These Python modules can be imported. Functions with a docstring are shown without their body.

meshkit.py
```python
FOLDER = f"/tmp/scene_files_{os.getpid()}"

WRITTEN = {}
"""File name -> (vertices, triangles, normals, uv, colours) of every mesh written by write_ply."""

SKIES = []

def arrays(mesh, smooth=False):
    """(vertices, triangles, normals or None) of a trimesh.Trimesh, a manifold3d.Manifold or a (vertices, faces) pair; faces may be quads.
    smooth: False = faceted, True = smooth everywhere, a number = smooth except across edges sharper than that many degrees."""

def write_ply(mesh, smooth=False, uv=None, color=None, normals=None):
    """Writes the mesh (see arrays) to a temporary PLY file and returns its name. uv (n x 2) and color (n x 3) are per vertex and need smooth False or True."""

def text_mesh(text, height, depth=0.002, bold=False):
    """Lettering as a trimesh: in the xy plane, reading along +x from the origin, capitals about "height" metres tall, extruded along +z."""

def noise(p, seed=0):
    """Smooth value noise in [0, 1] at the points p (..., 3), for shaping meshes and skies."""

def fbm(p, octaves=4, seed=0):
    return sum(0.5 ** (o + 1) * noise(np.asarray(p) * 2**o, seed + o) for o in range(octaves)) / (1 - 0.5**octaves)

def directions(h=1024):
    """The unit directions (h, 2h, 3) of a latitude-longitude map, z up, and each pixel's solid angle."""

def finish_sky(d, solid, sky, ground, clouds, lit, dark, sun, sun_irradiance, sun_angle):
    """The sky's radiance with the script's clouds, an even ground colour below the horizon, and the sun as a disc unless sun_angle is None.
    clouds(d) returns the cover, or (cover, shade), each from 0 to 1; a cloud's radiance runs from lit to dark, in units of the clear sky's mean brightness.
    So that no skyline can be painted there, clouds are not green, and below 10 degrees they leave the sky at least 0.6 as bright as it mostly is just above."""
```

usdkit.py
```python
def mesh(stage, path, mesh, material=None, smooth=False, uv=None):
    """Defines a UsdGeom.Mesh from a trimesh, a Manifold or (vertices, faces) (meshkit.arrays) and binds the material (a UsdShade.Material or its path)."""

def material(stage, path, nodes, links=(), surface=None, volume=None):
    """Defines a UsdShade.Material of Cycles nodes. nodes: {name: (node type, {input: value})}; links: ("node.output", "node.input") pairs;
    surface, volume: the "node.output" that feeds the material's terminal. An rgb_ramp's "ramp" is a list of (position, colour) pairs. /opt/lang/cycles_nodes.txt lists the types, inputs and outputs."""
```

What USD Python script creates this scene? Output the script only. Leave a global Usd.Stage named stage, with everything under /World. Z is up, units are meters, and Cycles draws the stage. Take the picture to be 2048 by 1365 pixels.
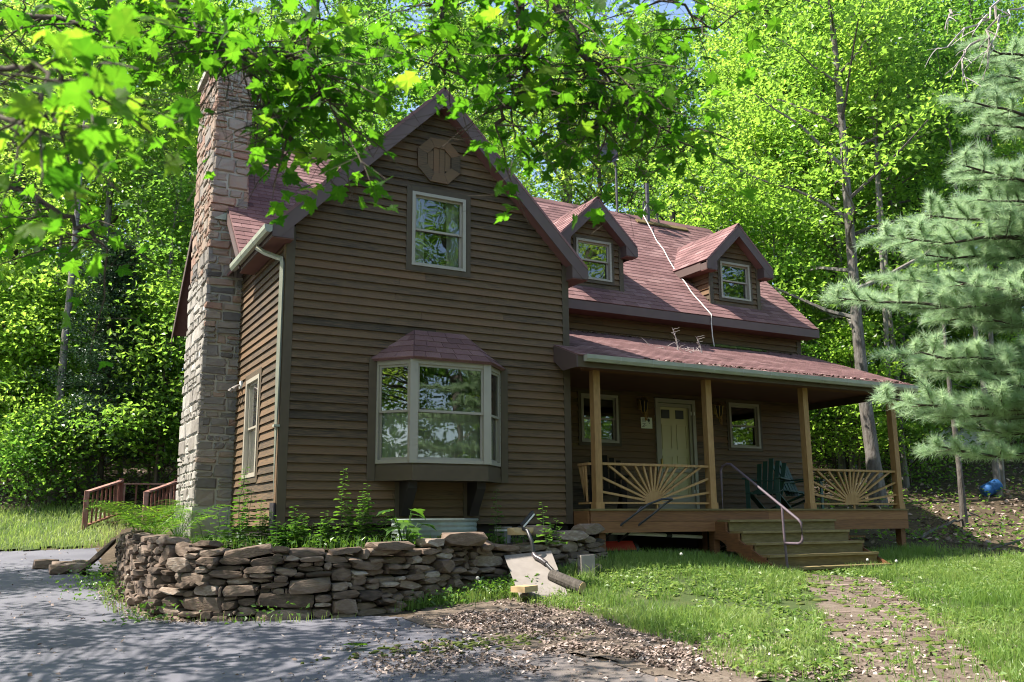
import math, random, re
import numpy as np
import trimesh
import usdkit, meshkit
from pxr import Usd, UsdGeom, UsdLux, UsdShade, Gf, Sdf, Vt
from shapely.geometry import Polygon, box as sbox, Point, LineString
from shapely.ops import unary_union

stage = Usd.Stage.CreateInMemory()
UsdGeom.SetStageUpAxis(stage, 'Z')
UsdGeom.SetStageMetersPerUnit(stage, 1.0)
UsdGeom.Xform.Define(stage, '/World')
UsdGeom.Scope.Define(stage, '/World/Looks')
A = lambda *x: np.array(x, float)

# ------------------------------------------------------------------ camera, sky, sun, exposure
CAM = A(-3.1413, -12.3133, 0.0052)
YAW, PITCH, ROLL, FPX = 0.4976, 0.1960, -0.0084, 1837.7
EXPOSURE = 1.52
SUN = A(-0.68, 0.25, 1.0); SUN /= np.linalg.norm(SUN)
SUN_I, SKY_S = 1.25, 0.115

FWD = A(math.sin(YAW) * math.cos(PITCH), math.cos(YAW) * math.cos(PITCH), math.sin(PITCH))
RGT = A(math.cos(YAW), -math.sin(YAW), 0)
UP = np.cross(RGT, FWD)
RGT, UP = math.cos(ROLL) * RGT + math.sin(ROLL) * UP, math.cos(ROLL) * UP - math.sin(ROLL) * RGT

cam = UsdGeom.Camera.Define(stage, '/World/camera')
cam.AddTransformOp().Set(Gf.Matrix4d(*RGT, 0, *UP, 0, *(-FWD), 0, *CAM, 1))
cam.CreateFocalLengthAttr(FPX / 2048 * 36.0)
cam.CreateHorizontalApertureAttr(36.0)
cam.CreateVerticalApertureAttr(36.0 * 682 / 1024)
cam.CreateClippingRangeAttr(Gf.Vec2f(0.05, 2000))
cam.CreateFStopAttr(2.8)
cam.CreateFocusDistanceAttr(12.0)
cam.CreateExposureAttr(EXPOSURE)

dome = UsdLux.DomeLight.Define(stage, '/World/sky')
dome.GetPrim().SetCustomDataByKey('kind', 'structure')
el, az = math.asin(SUN[2]), math.atan2(SUN[0], SUN[1])
skym = usdkit.material(stage, '/World/Looks/sky_look', {
    's': ('sky_texture', {'sky_type': 'single_scattering', 'sun_disc': False, 'sun_elevation': el, 'sun_rotation': az, 'aerosol_density': 1.4}),
    'b': ('background_shader', {'strength': SKY_S})}, [('s.color', 'b.color')], surface='b.background')
UsdShade.MaterialBindingAPI.Apply(dome.GetPrim()).Bind(skym)

sun = UsdLux.DistantLight.Define(stage, '/World/sun')
z = SUN; x = np.cross(A(0, 0, 1), z); x /= np.linalg.norm(x); y = np.cross(z, x)
sun.AddTransformOp().Set(Gf.Matrix4d(*x, 0, *y, 0, *z, 0, 0, 0, 30, 1))
sun.CreateIntensityAttr(SUN_I); sun.CreateAngleAttr(0.5); sun.CreateNormalizeAttr(True)
sun.CreateColorAttr(Gf.Vec3f(1.0, 0.94, 0.85))

# ------------------------------------------------------------------ helpers
def at(u, v, d):
    """World point seen at pixel (u, v) of the 2048-wide photograph, d metres along the view axis."""
    return CAM + d * (FWD + RGT * (u - 1024) / FPX - UP * (v - 682.5) / FPX)

def pix(p):
    d = np.asarray(p, float) - CAM; w = d @ FWD
    return 1024 + FPX * (d @ RGT) / w, 682.5 - FPX * (d @ UP) / w, w

def ground(x, y):
    x, y = np.asarray(x, float), np.asarray(y, float)
    d = (x - CAM[0]) * 0.4773 + (y - CAM[1]) * 0.8787
    h = -1.5 + 0.045 * d
    h = h + 0.42 * np.logaddexp(0, (d - 19.5) / 2) - 0.36 * np.logaddexp(0, (d - 62) / 3)
    h = h + 0.28 * np.exp(-((x - 5) ** 2 + (y + .8) ** 2) / 5)
    return h

used = {}
def unique(parent, name):
    k = used.get((parent, name), 0); used[(parent, name)] = k + 1
    return f'{parent}/{name}' + (f'_{k:03d}' if k else '')

origin = {}
def data(prim, **kw):
    for k, v in kw.items():
        if v: prim.SetCustomDataByKey({'cat': 'category'}.get(k, k), v)
    return prim

def thing(name, label, cat, loc=(0, 0, 0), group=None, kind=None):
    p = unique('/World', name)
    x = UsdGeom.Xform.Define(stage, p); x.AddTransformOp().Set(Gf.Matrix4d().SetTranslate(Gf.Vec3d(*map(float, loc))))
    origin[p] = A(*loc)
    data(x.GetPrim(), label=label, cat=cat, group=group, kind=kind)
    return p

def copy_thing(src, name, M, label, cat, group=None):
    p = unique('/World', name)
    x = UsdGeom.Xform.Define(stage, p)
    x.GetPrim().GetReferences().AddInternalReference(src)
    x.GetPrim().SetInstanceable(True)
    op = x.GetTransformOp() if hasattr(x, 'GetTransformOp') else None
    x.ClearXformOpOrder(); x.AddTransformOp(opSuffix='place').Set(Gf.Matrix4d(*[float(q) for q in np.asarray(M).T.ravel()]))
    data(x.GetPrim(), label=label, cat=cat, group=group)
    return p

def placeM(loc, rz=0, s=1, sz=None, tilt=0):
    c, n = math.cos(rz), math.sin(rz); sz = sz or s
    R = A([c, -n, 0], [n, c, 0], [0, 0, 1]) @ np.diag([s, s, sz])
    if tilt:
        R = A([1, 0, 0], [0, math.cos(tilt), -math.sin(tilt)], [0, math.sin(tilt), math.cos(tilt)]) @ R
    M = np.eye(4); M[:3, :3] = R; M[:3, 3] = loc
    return M

class B:
    """Collects pieces that become one mesh."""
    def __init__(s): s.v, s.f, s.t, s.n = [], [], [], 0
    def add(s, v, f, tone=.5):
        v = np.asarray(v, float); f = np.asarray(f, int)
        if f.shape[1] == 4: f = np.vstack([f[:, [0, 1, 2]], f[:, [0, 2, 3]]])
        s.v.append(v); s.f.append(f + s.n); s.n += len(v)
        s.t.append(np.broadcast_to(np.asarray(tone, float), (len(v),)))
        return s
    def tri(s, m, tone=.5): return s.add(m.vertices, m.faces, tone)
    def box(s, lo, hi, tone=.5):
        (a, b, c), (d, e, g) = lo, hi
        v = [(x, y, z) for z in (c, g) for y in (b, e) for x in (a, d)]
        return s.add(v, BOXF, tone)
    def lbox(s, F, u0, u1, z0, z1, d0, d1, tone=.5):
        """box in a wall's own frame F = (origin, along, outward)"""
        O, ux, n = F
        v = [O + u * ux + A(0, 0, z) + d * n for z in (z0, z1) for d in (d0, d1) for u in (u0, u1)]
        return s.add(v, BOXF, tone)
    def bar(s, p, q, w, h, up=(0, 0, 1), tone=.5, taper=1.0):
        p, q, up = A(*p), A(*q), A(*up); t = (q - p) / np.linalg.norm(q - p)
        a = np.cross(t, up); a /= np.linalg.norm(a); b = np.cross(a, t)
        v = [c + i * a * w / 2 * k + j * b * h / 2 * k for c, k in ((p, 1), (q, taper)) for j in (-1, 1) for i in (-1, 1)]
        return s.add(v, BOXF, tone)
    def tube(s, pts, r, sides=6, tone=.5, caps=True):
        p = np.asarray(pts, float); m = len(p)
        t = np.gradient(p, axis=0); t /= np.linalg.norm(t, axis=1, keepdims=True) + 1e-12
        ref = A(0, 0, 1) if abs(t[:, 2]).mean() < .8 else A(1, 0, 0)
        a = np.cross(t, ref); a /= np.linalg.norm(a, axis=1, keepdims=True) + 1e-12; b = np.cross(t, a)
        g = np.arange(sides) * 2 * np.pi / sides
        r = np.broadcast_to(r, (m,))
        v = (p[:, None] + r[:, None, None] * (np.cos(g)[None, :, None] * a[:, None] + np.sin(g)[None, :, None] * b[:, None])).reshape(-1, 3)
        i, j = np.meshgrid(np.arange(m - 1), np.arange(sides), indexing='ij')
        q = np.stack([i * sides + j, i * sides + (j + 1) % sides, (i + 1) * sides + (j + 1) % sides, (i + 1) * sides + j], -1).reshape(-1, 4)
        f = np.vstack([q[:, [0, 1, 2]], q[:, [0, 2, 3]]])
        if caps:
            k = np.arange(1, sides - 1)
            f = np.vstack([f, np.stack([0 * k, k + 1, k], 1), np.stack([0 * k, k, k + 1], 1) + (m - 1) * sides])
        return s.add(v, f, tone)
    def convex(s, front, back, tone=.5):
        """a plate between two matching convex outlines"""
        n = len(front); v = np.vstack([front, back]); k = np.arange(1, n - 1); i = np.arange(n); j = (i + 1) % n
        f = np.vstack([np.stack([0 * k, k, k + 1], 1), np.stack([0 * k, k + 1, k], 1) + n, np.stack([i, i + n, j], 1), np.stack([j, i + n, j + n], 1)])
        return s.add(v, f, tone)
    def get(s): return np.vstack(s.v), np.vstack(s.f), np.concatenate(s.t)

BOXF = A([0, 2, 3, 1], [4, 5, 7, 6], [0, 1, 5, 4], [2, 6, 7, 3], [0, 4, 6, 2], [1, 3, 7, 5]).astype(int)

def root_of(path): return '/'.join(path.split('/')[:3])

def build(name, b, material, parent=None, smooth=False, kind=None, label=None, cat=None, group=None, local=False):
    """one Mesh prim; under a thing the vertices are given in world coordinates unless local"""
    v, f, t = b.get()
    keep = np.zeros(len(v), bool); keep[f] = True
    if not keep.all():
        f = (np.cumsum(keep) - 1)[f]; v, t = v[keep], t[keep]
    path = unique(parent or '/World', name)
    if parent and not local: v = v - origin.get(root_of(parent), 0)
    nrm = None
    if smooth:
        nrm = np.zeros_like(v); fn = np.cross(v[f[:, 1]] - v[f[:, 0]], v[f[:, 2]] - v[f[:, 0]])
        for k in range(3): np.add.at(nrm, f[:, k], fn)
        nrm /= np.linalg.norm(nrm, axis=1, keepdims=True) + 1e-15
    m = UsdGeom.Mesh.Define(stage, path)
    m.CreatePointsAttr(Vt.Vec3fArray.FromNumpy(np.ascontiguousarray(v, np.float32)))
    m.CreateFaceVertexCountsAttr(Vt.IntArray.FromNumpy(np.full(len(f), 3, np.int32)))
    m.CreateFaceVertexIndicesAttr(Vt.IntArray.FromNumpy(np.ascontiguousarray(f.ravel(), np.int32)))
    m.CreateSubdivisionSchemeAttr('none')
    if nrm is not None:
        m.CreateNormalsAttr(Vt.Vec3fArray.FromNumpy(nrm.astype(np.float32))); m.SetNormalsInterpolation('vertex')
    c = UsdGeom.PrimvarsAPI(m).CreatePrimvar('tone', Sdf.ValueTypeNames.Color3fArray, 'vertex')
    c.Set(Vt.Vec3fArray.FromNumpy(np.repeat(t[:, None], 3, 1).astype(np.float32)))
    UsdShade.MaterialBindingAPI.Apply(m.GetPrim()).Bind(material)
    data(m.GetPrim(), kind=kind, label=label, cat=cat, group=group)
    return path

def group(name, parent):
    p = unique(parent, name); UsdGeom.Xform.Define(stage, p); return p

# ------------------------------------------------------------------ materials
def mat(name, ramp, rough=.7, tone=.7, noise=.6, scale=6, stretch=(1, 1, 1), bump=0, bscale=None, bdist=.01, spec=.3, metallic=0, detail=5, n2=0, s2=.7, sheen=0, dirt=False):
    """plain surface: a colour ramp driven by each piece's own tone and by grain"""
    nodes = {'g': ('geometry', {}), 'map': ('mapping', {'scale': stretch}),
             'n': ('noise_texture', {'scale': scale, 'detail': detail, 'roughness': .6}),
             'big': ('noise_texture', {'scale': s2, 'detail': 3}),
             't': ('attribute', {'attribute': 'tone'}),
             'm1': ('math', {'math_type': 'multiply_add', 'value2': tone, 'value3': .5 - .5 * tone - .5 * noise - .5 * n2}),
             'm2': ('math', {'math_type': 'multiply_add', 'value2': noise}),
             'm3': ('math', {'math_type': 'multiply_add', 'value2': n2, 'use_clamp': True}),
             'r': ('rgb_ramp', {'ramp': ramp}),
             'p': ('principled_bsdf', {'roughness': rough, 'specular_ior_level': spec, 'metallic': metallic})}
    links = [('g.position', 'map.vector'), ('map.vector', 'n.vector'), ('g.position', 'big.vector'), ('t.fac', 'm1.value1'), ('n.fac', 'm2.value1'), ('m1.value', 'm2.value3'),
             ('big.fac', 'm3.value1'), ('m2.value', 'm3.value3'), ('m3.value', 'r.fac'), ('r.color', 'p.base_color')]
    if dirt:     # dust and leaf mould that has washed over the paving from the lawn side
        nodes.update({'sx': ('separate_xyz', {}), 'd1': ('math', {'math_type': 'multiply_add', 'value2': -.30, 'value3': -1.75}), 'd2': ('math', {'math_type': 'add'}),
                      'dn': ('noise_texture', {'scale': 1.1, 'detail': 6, 'roughness': .65}), 'd3': ('math', {'math_type': 'multiply_add', 'value2': 3.2}), 'd4': ('map_range', {'from_min': 1.2, 'from_max': 3.2, 'to_min': 0, 'to_max': .85, 'clamp': True}),
                      'dc': ('rgb_ramp', {'ramp': [(0, (.06, .047, .036)), (.5, (.13, .105, .085)), (1, (.22, .185, .155))]}), 'mx': ('mix_color', {})})
        links = [l for l in links if l[0] != 'r.color'] + [('g.position', 'sx.vector'), ('sx.y', 'd1.value1'), ('d1.value', 'd2.value1'), ('sx.x', 'd2.value2'), ('g.position', 'dn.vector'), ('dn.fac', 'd3.value1'), ('d2.value', 'd3.value3'),
                 ('d3.value', 'd4.value'), ('n.fac', 'dc.fac'), ('d4.result', 'mx.fac'), ('r.color', 'mx.a'), ('dc.color', 'mx.b'), ('mx.result', 'p.base_color')]
    if bump:
        nodes['bn'] = ('noise_texture', {'scale': bscale or scale * 2, 'detail': 4})
        nodes['b'] = ('bump', {'strength': bump, 'distance': bdist})
        links += [('map.vector', 'bn.vector'), ('bn.fac', 'b.height'), ('b.normal', 'p.normal')]
    return usdkit.material(stage, '/World/Looks/' + name, nodes, links, surface='p.BSDF')

def leaf_mat(name, ramp, tramp, mix=.5, rough=.4, spec=.35, island=True):
    """thin leaves: some light is reflected and some comes through"""
    nodes = {'g': ('geometry', {}), 'o': ('object_info', {}), 't': ('attribute', {'attribute': 'tone'}),
             'a': ('math', {'math_type': 'multiply_add', 'value2': .5, 'value3': -.35}),
             'b': ('math', {'math_type': 'multiply_add', 'value2': .75, 'use_clamp': True}),
             'r': ('rgb_ramp', {'ramp': ramp}), 'r2': ('rgb_ramp', {'ramp': tramp}),
             'nz': ('noise_texture', {'scale': 38, 'detail': 2}), 'nm': ('math', {'math_type': 'multiply_add', 'value2': .45}),
             'p': ('principled_bsdf', {'roughness': rough, 'specular_ior_level': spec}),
             'tr': ('translucent_bsdf', {}), 'mx': ('mix_closure', {'fac': mix})}
    links = [('g.random_per_island' if island else 't.fac', 'a.value1'), ('g.position', 'nz.vector'), ('nz.fac', 'nm.value1'), ('a.value', 'nm.value3'), ('nm.value', 'b.value3'), ('o.random', 'b.value1'),
             ('b.value', 'r.fac'), ('b.value', 'r2.fac'), ('r.color', 'p.base_color'), ('r2.color', 'tr.color'),
             ('p.BSDF', 'mx.closure1'), ('tr.BSDF', 'mx.closure2')]
    return usdkit.material(stage, '/World/Looks/' + name, nodes, links, surface='mx.closure')

M = {}
# stained cedar, greyed and worn through to orange in places
M['siding'] = mat('siding_wood', [(0, (.016, .011, .006)), (.3, (.050, .033, .017)), (.5, (.096, .059, .029)), (.7, (.122, .070, .033)), (.88, (.14, .071, .032)), (1, (.16, .075, .032))], rough=.72, tone=.75, noise=1.1, scale=3.2, stretch=(1.2, 1.2, 22), bump=.35, bscale=14, n2=.35, s2=.8)
M['trim'] = mat('brown_trim', [(0, (.04, .028, .016)), (1, (.095, .068, .038))], rough=.65, tone=.4, noise=.7, scale=7, stretch=(1, 1, 1), bump=.15)
M['fascia'] = mat('fascia_paint', [(0, (.055, .036, .031)), (1, (.11, .073, .063))], rough=.6, tone=.3, noise=.7, scale=3, n2=.3)
M['soffit'] = mat('soffit_wood', [(0, (.07, .03, .024)), (1, (.17, .075, .06))], rough=.7, tone=.4, noise=.7, scale=5)
M['porch_wood'] = mat('porch_wood', [(0, (.12, .06, .022)), (.5, (.27, .15, .055)), (1, (.40, .25, .11))], rough=.65, tone=.6, noise=.8, scale=4, stretch=(5, 5, 1.5), bump=.2)
M['rim_wood'] = mat('rim_wood', [(0, (.06, .025, .01)), (.5, (.16, .07, .026)), (1, (.25, .12, .045))], rough=.7, tone=.6, noise=.9, scale=3, stretch=(1.2, 2, 14), bump=.25)
M['step_wood'] = mat('step_wood', [(0, (.05, .036, .012)), (.5, (.13, .095, .035)), (1, (.24, .185, .085))], rough=.8, tone=.5, noise=.9, scale=4, stretch=(1.5, 2, 8), bump=.25, n2=.3)
M['shingle'] = mat('red_shingle', [(0, (.075, .042, .040)), (.5, (.165, .088, .084)), (1, (.27, .165, .155))], rough=.92, tone=.8, noise=.7, scale=60, bump=.4, bscale=150, bdist=.004, spec=.2, n2=.75, s2=1.6)
M['dark'] = mat('dark_wood', [(0, (.012, .009, .007)), (1, (.03, .022, .016))], rough=.9)
M['room'] = mat('room_wall', [(0, (.03, .028, .025)), (1, (.05, .047, .042))], rough=.9)
M['frame'] = mat('window_frame', [(0, (.22, .195, .15)), (1, (.33, .295, .235))], rough=.5, tone=.2, noise=.6, scale=3)
M['white'] = mat('white_paint', [(0, (.52, .5, .45)), (1, (.72, .70, .64))], rough=.5, noise=.6, scale=4)
M['door'] = mat('door_paint', [(0, (.42, .36, .2)), (1, (.52, .45, .27))], rough=.5, noise=.5, scale=3)
M['gutter'] = mat('gutter_metal', [(0, (.15, .155, .11)), (.5, (.25, .25, .19)), (1, (.34, .33, .28))], rough=.4, noise=.9, scale=4, spec=.5)
M['curtain'] = mat('lace_curtain', [(0, (.30, .30, .26)), (1, (.58, .57, .5))], rough=.9, noise=.9, scale=20)
M['metal_dark'] = mat('dark_metal', [(0, (.03, .025, .025)), (1, (.08, .065, .07))], rough=.35, noise=.8, scale=20, spec=.6)
M['rail_metal'] = mat('handrail_paint', [(0, (.05, .035, .04)), (.6, (.10, .075, .09)), (1, (.2, .1, .06))], rough=.55, noise=.9, scale=14, spec=.25)
M['black'] = mat('black_plastic', [(0, (.012, .012, .013)), (1, (.03, .03, .032))], rough=.45, noise=.6, spec=.5)
M['brass'] = mat('aged_brass', [(0, (.25, .16, .04)), (1, (.45, .32, .09))], rough=.35, metallic=.8, noise=.7, scale=12)
M['paper'] = mat('notice_paper', [(0, (.60, .62, .5)), (1, (.72, .73, .62))], rough=.8, noise=.5)
M['ink'] = mat('ink', [(0, (.02, .02, .02)), (1, (.05, .05, .05))], rough=.8)
M['zinc'] = mat('galvanised_zinc', [(0, (.12, .15, .135)), (1, (.24, .28, .25))], rough=.5, metallic=.3, noise=.9, scale=10)
M['concrete'] = mat('concrete', [(0, (.16, .15, .13)), (.5, (.27, .26, .22)), (1, (.38, .36, .31))], rough=.9, tone=.4, noise=.8, scale=9, bump=.3, bscale=60, bdist=.004, n2=.4)
M['mortar'] = mat('mortar', [(0, (.22, .2, .165)), (1, (.42, .39, .33))], rough=.95, noise=.9, scale=8, bump=.5, bscale=40)
M['slab'] = mat('pale_slab', [(0, (.15, .13, .115)), (1, (.27, .24, .215))], rough=.85, noise=.8, scale=7, bump=.15)
M['sun_paled_stone'] = mat('sun_paled_stone', [(0, (.15, .13, .11)), (.5, (.265, .24, .21)), (1, (.40, .375, .34))], rough=.85, tone=.9, noise=.7, scale=9, bump=.5, bscale=26, bdist=.012)  # stone of the left chimney face, sunlight put into its paler colour
M['chimney_stone'] = mat('chimney_stone', [(0, (.075, .066, .06)), (.3, (.15, .135, .12)), (.5, (.215, .18, .145)), (.66, (.235, .165, .12)), (.82, (.215, .12, .085)), (1, (.33, .25, .19))], rough=.88, tone=.95, noise=.35, scale=9, bump=.5, bscale=26, bdist=.012)
M['wall_stone'] = mat('field_stone', [(0, (.035, .026, .020)), (.3, (.082, .058, .042)), (.55, (.14, .098, .072)), (.8, (.20, .15, .115)), (1, (.32, .27, .225))], rough=.9, tone=.85, noise=.85, n2=.3, s2=3, scale=11, stretch=(1, 1, 2.5), bump=.6, bscale=28, bdist=.015)
M['redwood'] = mat('redwood_stain', [(0, (.10, .04, .028)), (.6, (.2, .08, .055)), (1, (.34, .21, .18))], rough=.7, tone=.7, noise=.7, scale=8, bump=.2)
M['chair_green'] = mat('green_plastic', [(0, (.015, .045, .032)), (1, (.03, .075, .052))], rough=.5, noise=.5)
M['blue'] = mat('blue_plastic', [(0, (.012, .06, .18)), (1, (.03, .11, .28))], rough=.4, noise=.6)
M['tank'] = mat('white_tank', [(0, (.62, .64, .68)), (1, (.8, .81, .84))], rough=.4, noise=.5)
M['red_metal'] = mat('red_metal', [(0, (.25, .015, .012)), (1, (.4, .03, .02))], rough=.4, noise=.5)
M['cut_wood'] = mat('cut_wood', [(0, (.30, .2, .1)), (1, (.5, .37, .2))], rough=.85, noise=.8, scale=12, bump=.2)
M['bark'] = mat('grey_bark', [(0, (.03, .025, .02)), (.5, (.085, .073, .062)), (1, (.22, .205, .185))], rough=.95, tone=.6, noise=.9, scale=9, stretch=(1.6, 1.6, .5), bump=.8, bscale=16, bdist=.03, n2=.4, s2=1.2)
M['bark_dark'] = mat('dark_bark', [(0, (.02, .016, .012)), (1, (.075, .06, .048))], rough=.95, noise=.9, scale=9, stretch=(1.6, 1.6, .5), bump=.6, bdist=.02)
M['twig'] = mat('twig_bark', [(0, (.035, .026, .018)), (1, (.09, .07, .05))], rough=.9, noise=.8, scale=20)
M['dead_twig'] = mat('dead_twig', [(0, (.20, .17, .15)), (1, (.42, .38, .35))], rough=.9, noise=.8, scale=20)
M['asphalt'] = mat('asphalt', [(0, (.05, .05, .059)), (.5, (.108, .106, .123)), (1, (.185, .18, .198))], rough=.9, tone=0, noise=.45, scale=110, bump=.22, bscale=180, bdist=.006, n2=.7, s2=1.3, detail=4, dirt=True)
M['soil'] = mat('forest_soil', [(0, (.022, .016, .009)), (.5, (.06, .042, .024)), (1, (.15, .105, .07))], rough=.95, tone=0, noise=.8, scale=7, bump=.7, bscale=22, bdist=.05, n2=.5, s2=.5, detail=8)
M['turf'] = mat('turf_soil', [(0, (.022, .032, .008)), (.5, (.04, .062, .014)), (1, (.09, .085, .03))], rough=.95, tone=0, noise=.8, scale=7, bump=.6, bdist=.03, n2=.6, s2=.9)
M['litter'] = mat('dead_leaf', [(0, (.06, .042, .03)), (.35, (.17, .125, .10)), (.7, (.30, .225, .19)), (1, (.48, .40, .36))], rough=.85, tone=.95, noise=.3, scale=20)
M['brick'] = mat('path_brick', [(0, (.07, .045, .035)), (.5, (.14, .10, .082)), (1, (.25, .19, .165))], rough=.92, tone=.7, noise=.7, scale=14, bump=.3)
M['pathsoil'] = mat('path_soil', [(0, (.045, .034, .024)), (.5, (.115, .088, .066)), (1, (.22, .18, .145))], rough=.95, tone=0, noise=.9, scale=9, bump=.6, bscale=30, bdist=.03, n2=.6, s2=1.5)
M['moss'] = mat('moss', [(0, (.03, .05, .008)), (1, (.12, .14, .03))], rough=1, noise=.9, scale=30, bump=.6)

G = lambda k: [(0, (.032 * k, .072 * k, .012 * k)), (.5, (.068 * k, .122 * k, .018 * k)), (1, (.12 * k, .17 * k, .028 * k))]
T = lambda k: [(0, (.09 * k, .20 * k, .022 * k)), (.5, (.25 * k, .385 * k, .045 * k)), (1, (.50 * k, .58 * k, .12 * k))]
M['leaf'] = leaf_mat('maple_leaf', G(1.45), T(1.85), mix=.63, spec=.55, rough=.36)
M['leaf_near'] = leaf_mat('near_maple_leaf', [(0, (.022, .062, .009)), (.5, (.045, .105, .012)), (1, (.085, .155, .02))], [(0, (.06, .21, .008)), (.5, (.14, .36, .014)), (1, (.32, .54, .03))], mix=.66, island=False, spec=.12, rough=.6)
M['leaf_deep'] = leaf_mat('deep_green_leaf', G(1.2), T(1.5), mix=.58, spec=.6, rough=.35)
M['leaf_dark'] = leaf_mat('hemlock_needle', [(0, (.012, .035, .014)), (1, (.03, .07, .028))], [(0, (.02, .06, .02)), (1, (.05, .10, .03))], mix=.25)
M['needle'] = leaf_mat('pine_needle', [(0, (.19, .31, .17)), (.6, (.34, .48, .29)), (1, (.52, .64, .42))], [(0, (.30, .46, .2)), (1, (.60, .74, .44))], mix=.52, island=False)
M['grass'] = leaf_mat('grass_blade', [(0, (.055, .12, .02)), (.5, (.13, .22, .045)), (1, (.34, .37, .16))], [(0, (.13, .28, .025)), (1, (.46, .56, .14))], mix=.45, island=False)
M['weed'] = leaf_mat('weed_leaf', [(0, (.04, .10, .02)), (1, (.10, .18, .04))], [(0, (.08, .22, .015)), (1, (.2, .36, .03))], mix=.4, rough=.3, spec=.5)
M['fern'] = leaf_mat('fern_frond', [(0, (.06, .15, .015)), (1, (.14, .24, .03))], [(0, (.16, .36, .015)), (1, (.36, .54, .03))], mix=.5)
M['glass'] = usdkit.material(stage, '/World/Looks/window_glass', {
    'f': ('fresnel', {'IOR': 1.75}), 't': ('transparent_bsdf', {'color': (.86, .9, .88)}), 'g': ('glossy_bsdf', {'roughness': .01, 'color': (.95, .95, .95)}), 'm': ('mix_closure', {}),
    'a': ('math', {'math_type': 'multiply_add', 'value2': 1.3, 'value3': .07, 'use_clamp': True}),
    'n': ('noise_texture', {'scale': 2.2, 'detail': 1}), 'ge': ('geometry', {}), 'b': ('bump', {'strength': .12, 'distance': .02})},
    [('f.fac', 'a.value1'), ('a.value', 'm.fac'), ('t.BSDF', 'm.closure1'), ('g.BSDF', 'm.closure2'), ('ge.position', 'n.vector'), ('n.fac', 'b.height'), ('b.normal', 'g.normal')], surface='m.closure')
# ------------------------------------------------------------------ the house
rng = random.Random(11)
X, Y, Z = A(1, 0, 0), A(0, 1, 0), A(0, 0, 1)
W = 4.56                      # gable wing: front wall at y = 0, x from 0 to W, siding from z = 0
EZ, APEX = 4.07, 6.65         # eave and apex of the wing's roof surface
SL = (APEX - EZ) / 2.56
YM, YE, YR, ZR, X1, XR = 2.0, 1.594, 4.91, 7.27, 11.76, 11.94   # main house: wall, eave, ridge, right end
PM = (ZR - 4.06) / (YR - YE)
DECK = 0.213
house = thing('brown_house', 'brown clapboard house with a steep front gable, red shingle roof, stone chimney and open porch', 'house')

def split(b0, b1, mean, r):
    out, p = [], b0
    while b1 - p > mean * 1.35:
        q = p + mean * r.uniform(.55, 1.3)
        if b1 - q < .35: break
        out.append((p, q)); p = q
    return out + [(p, b1)]

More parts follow.
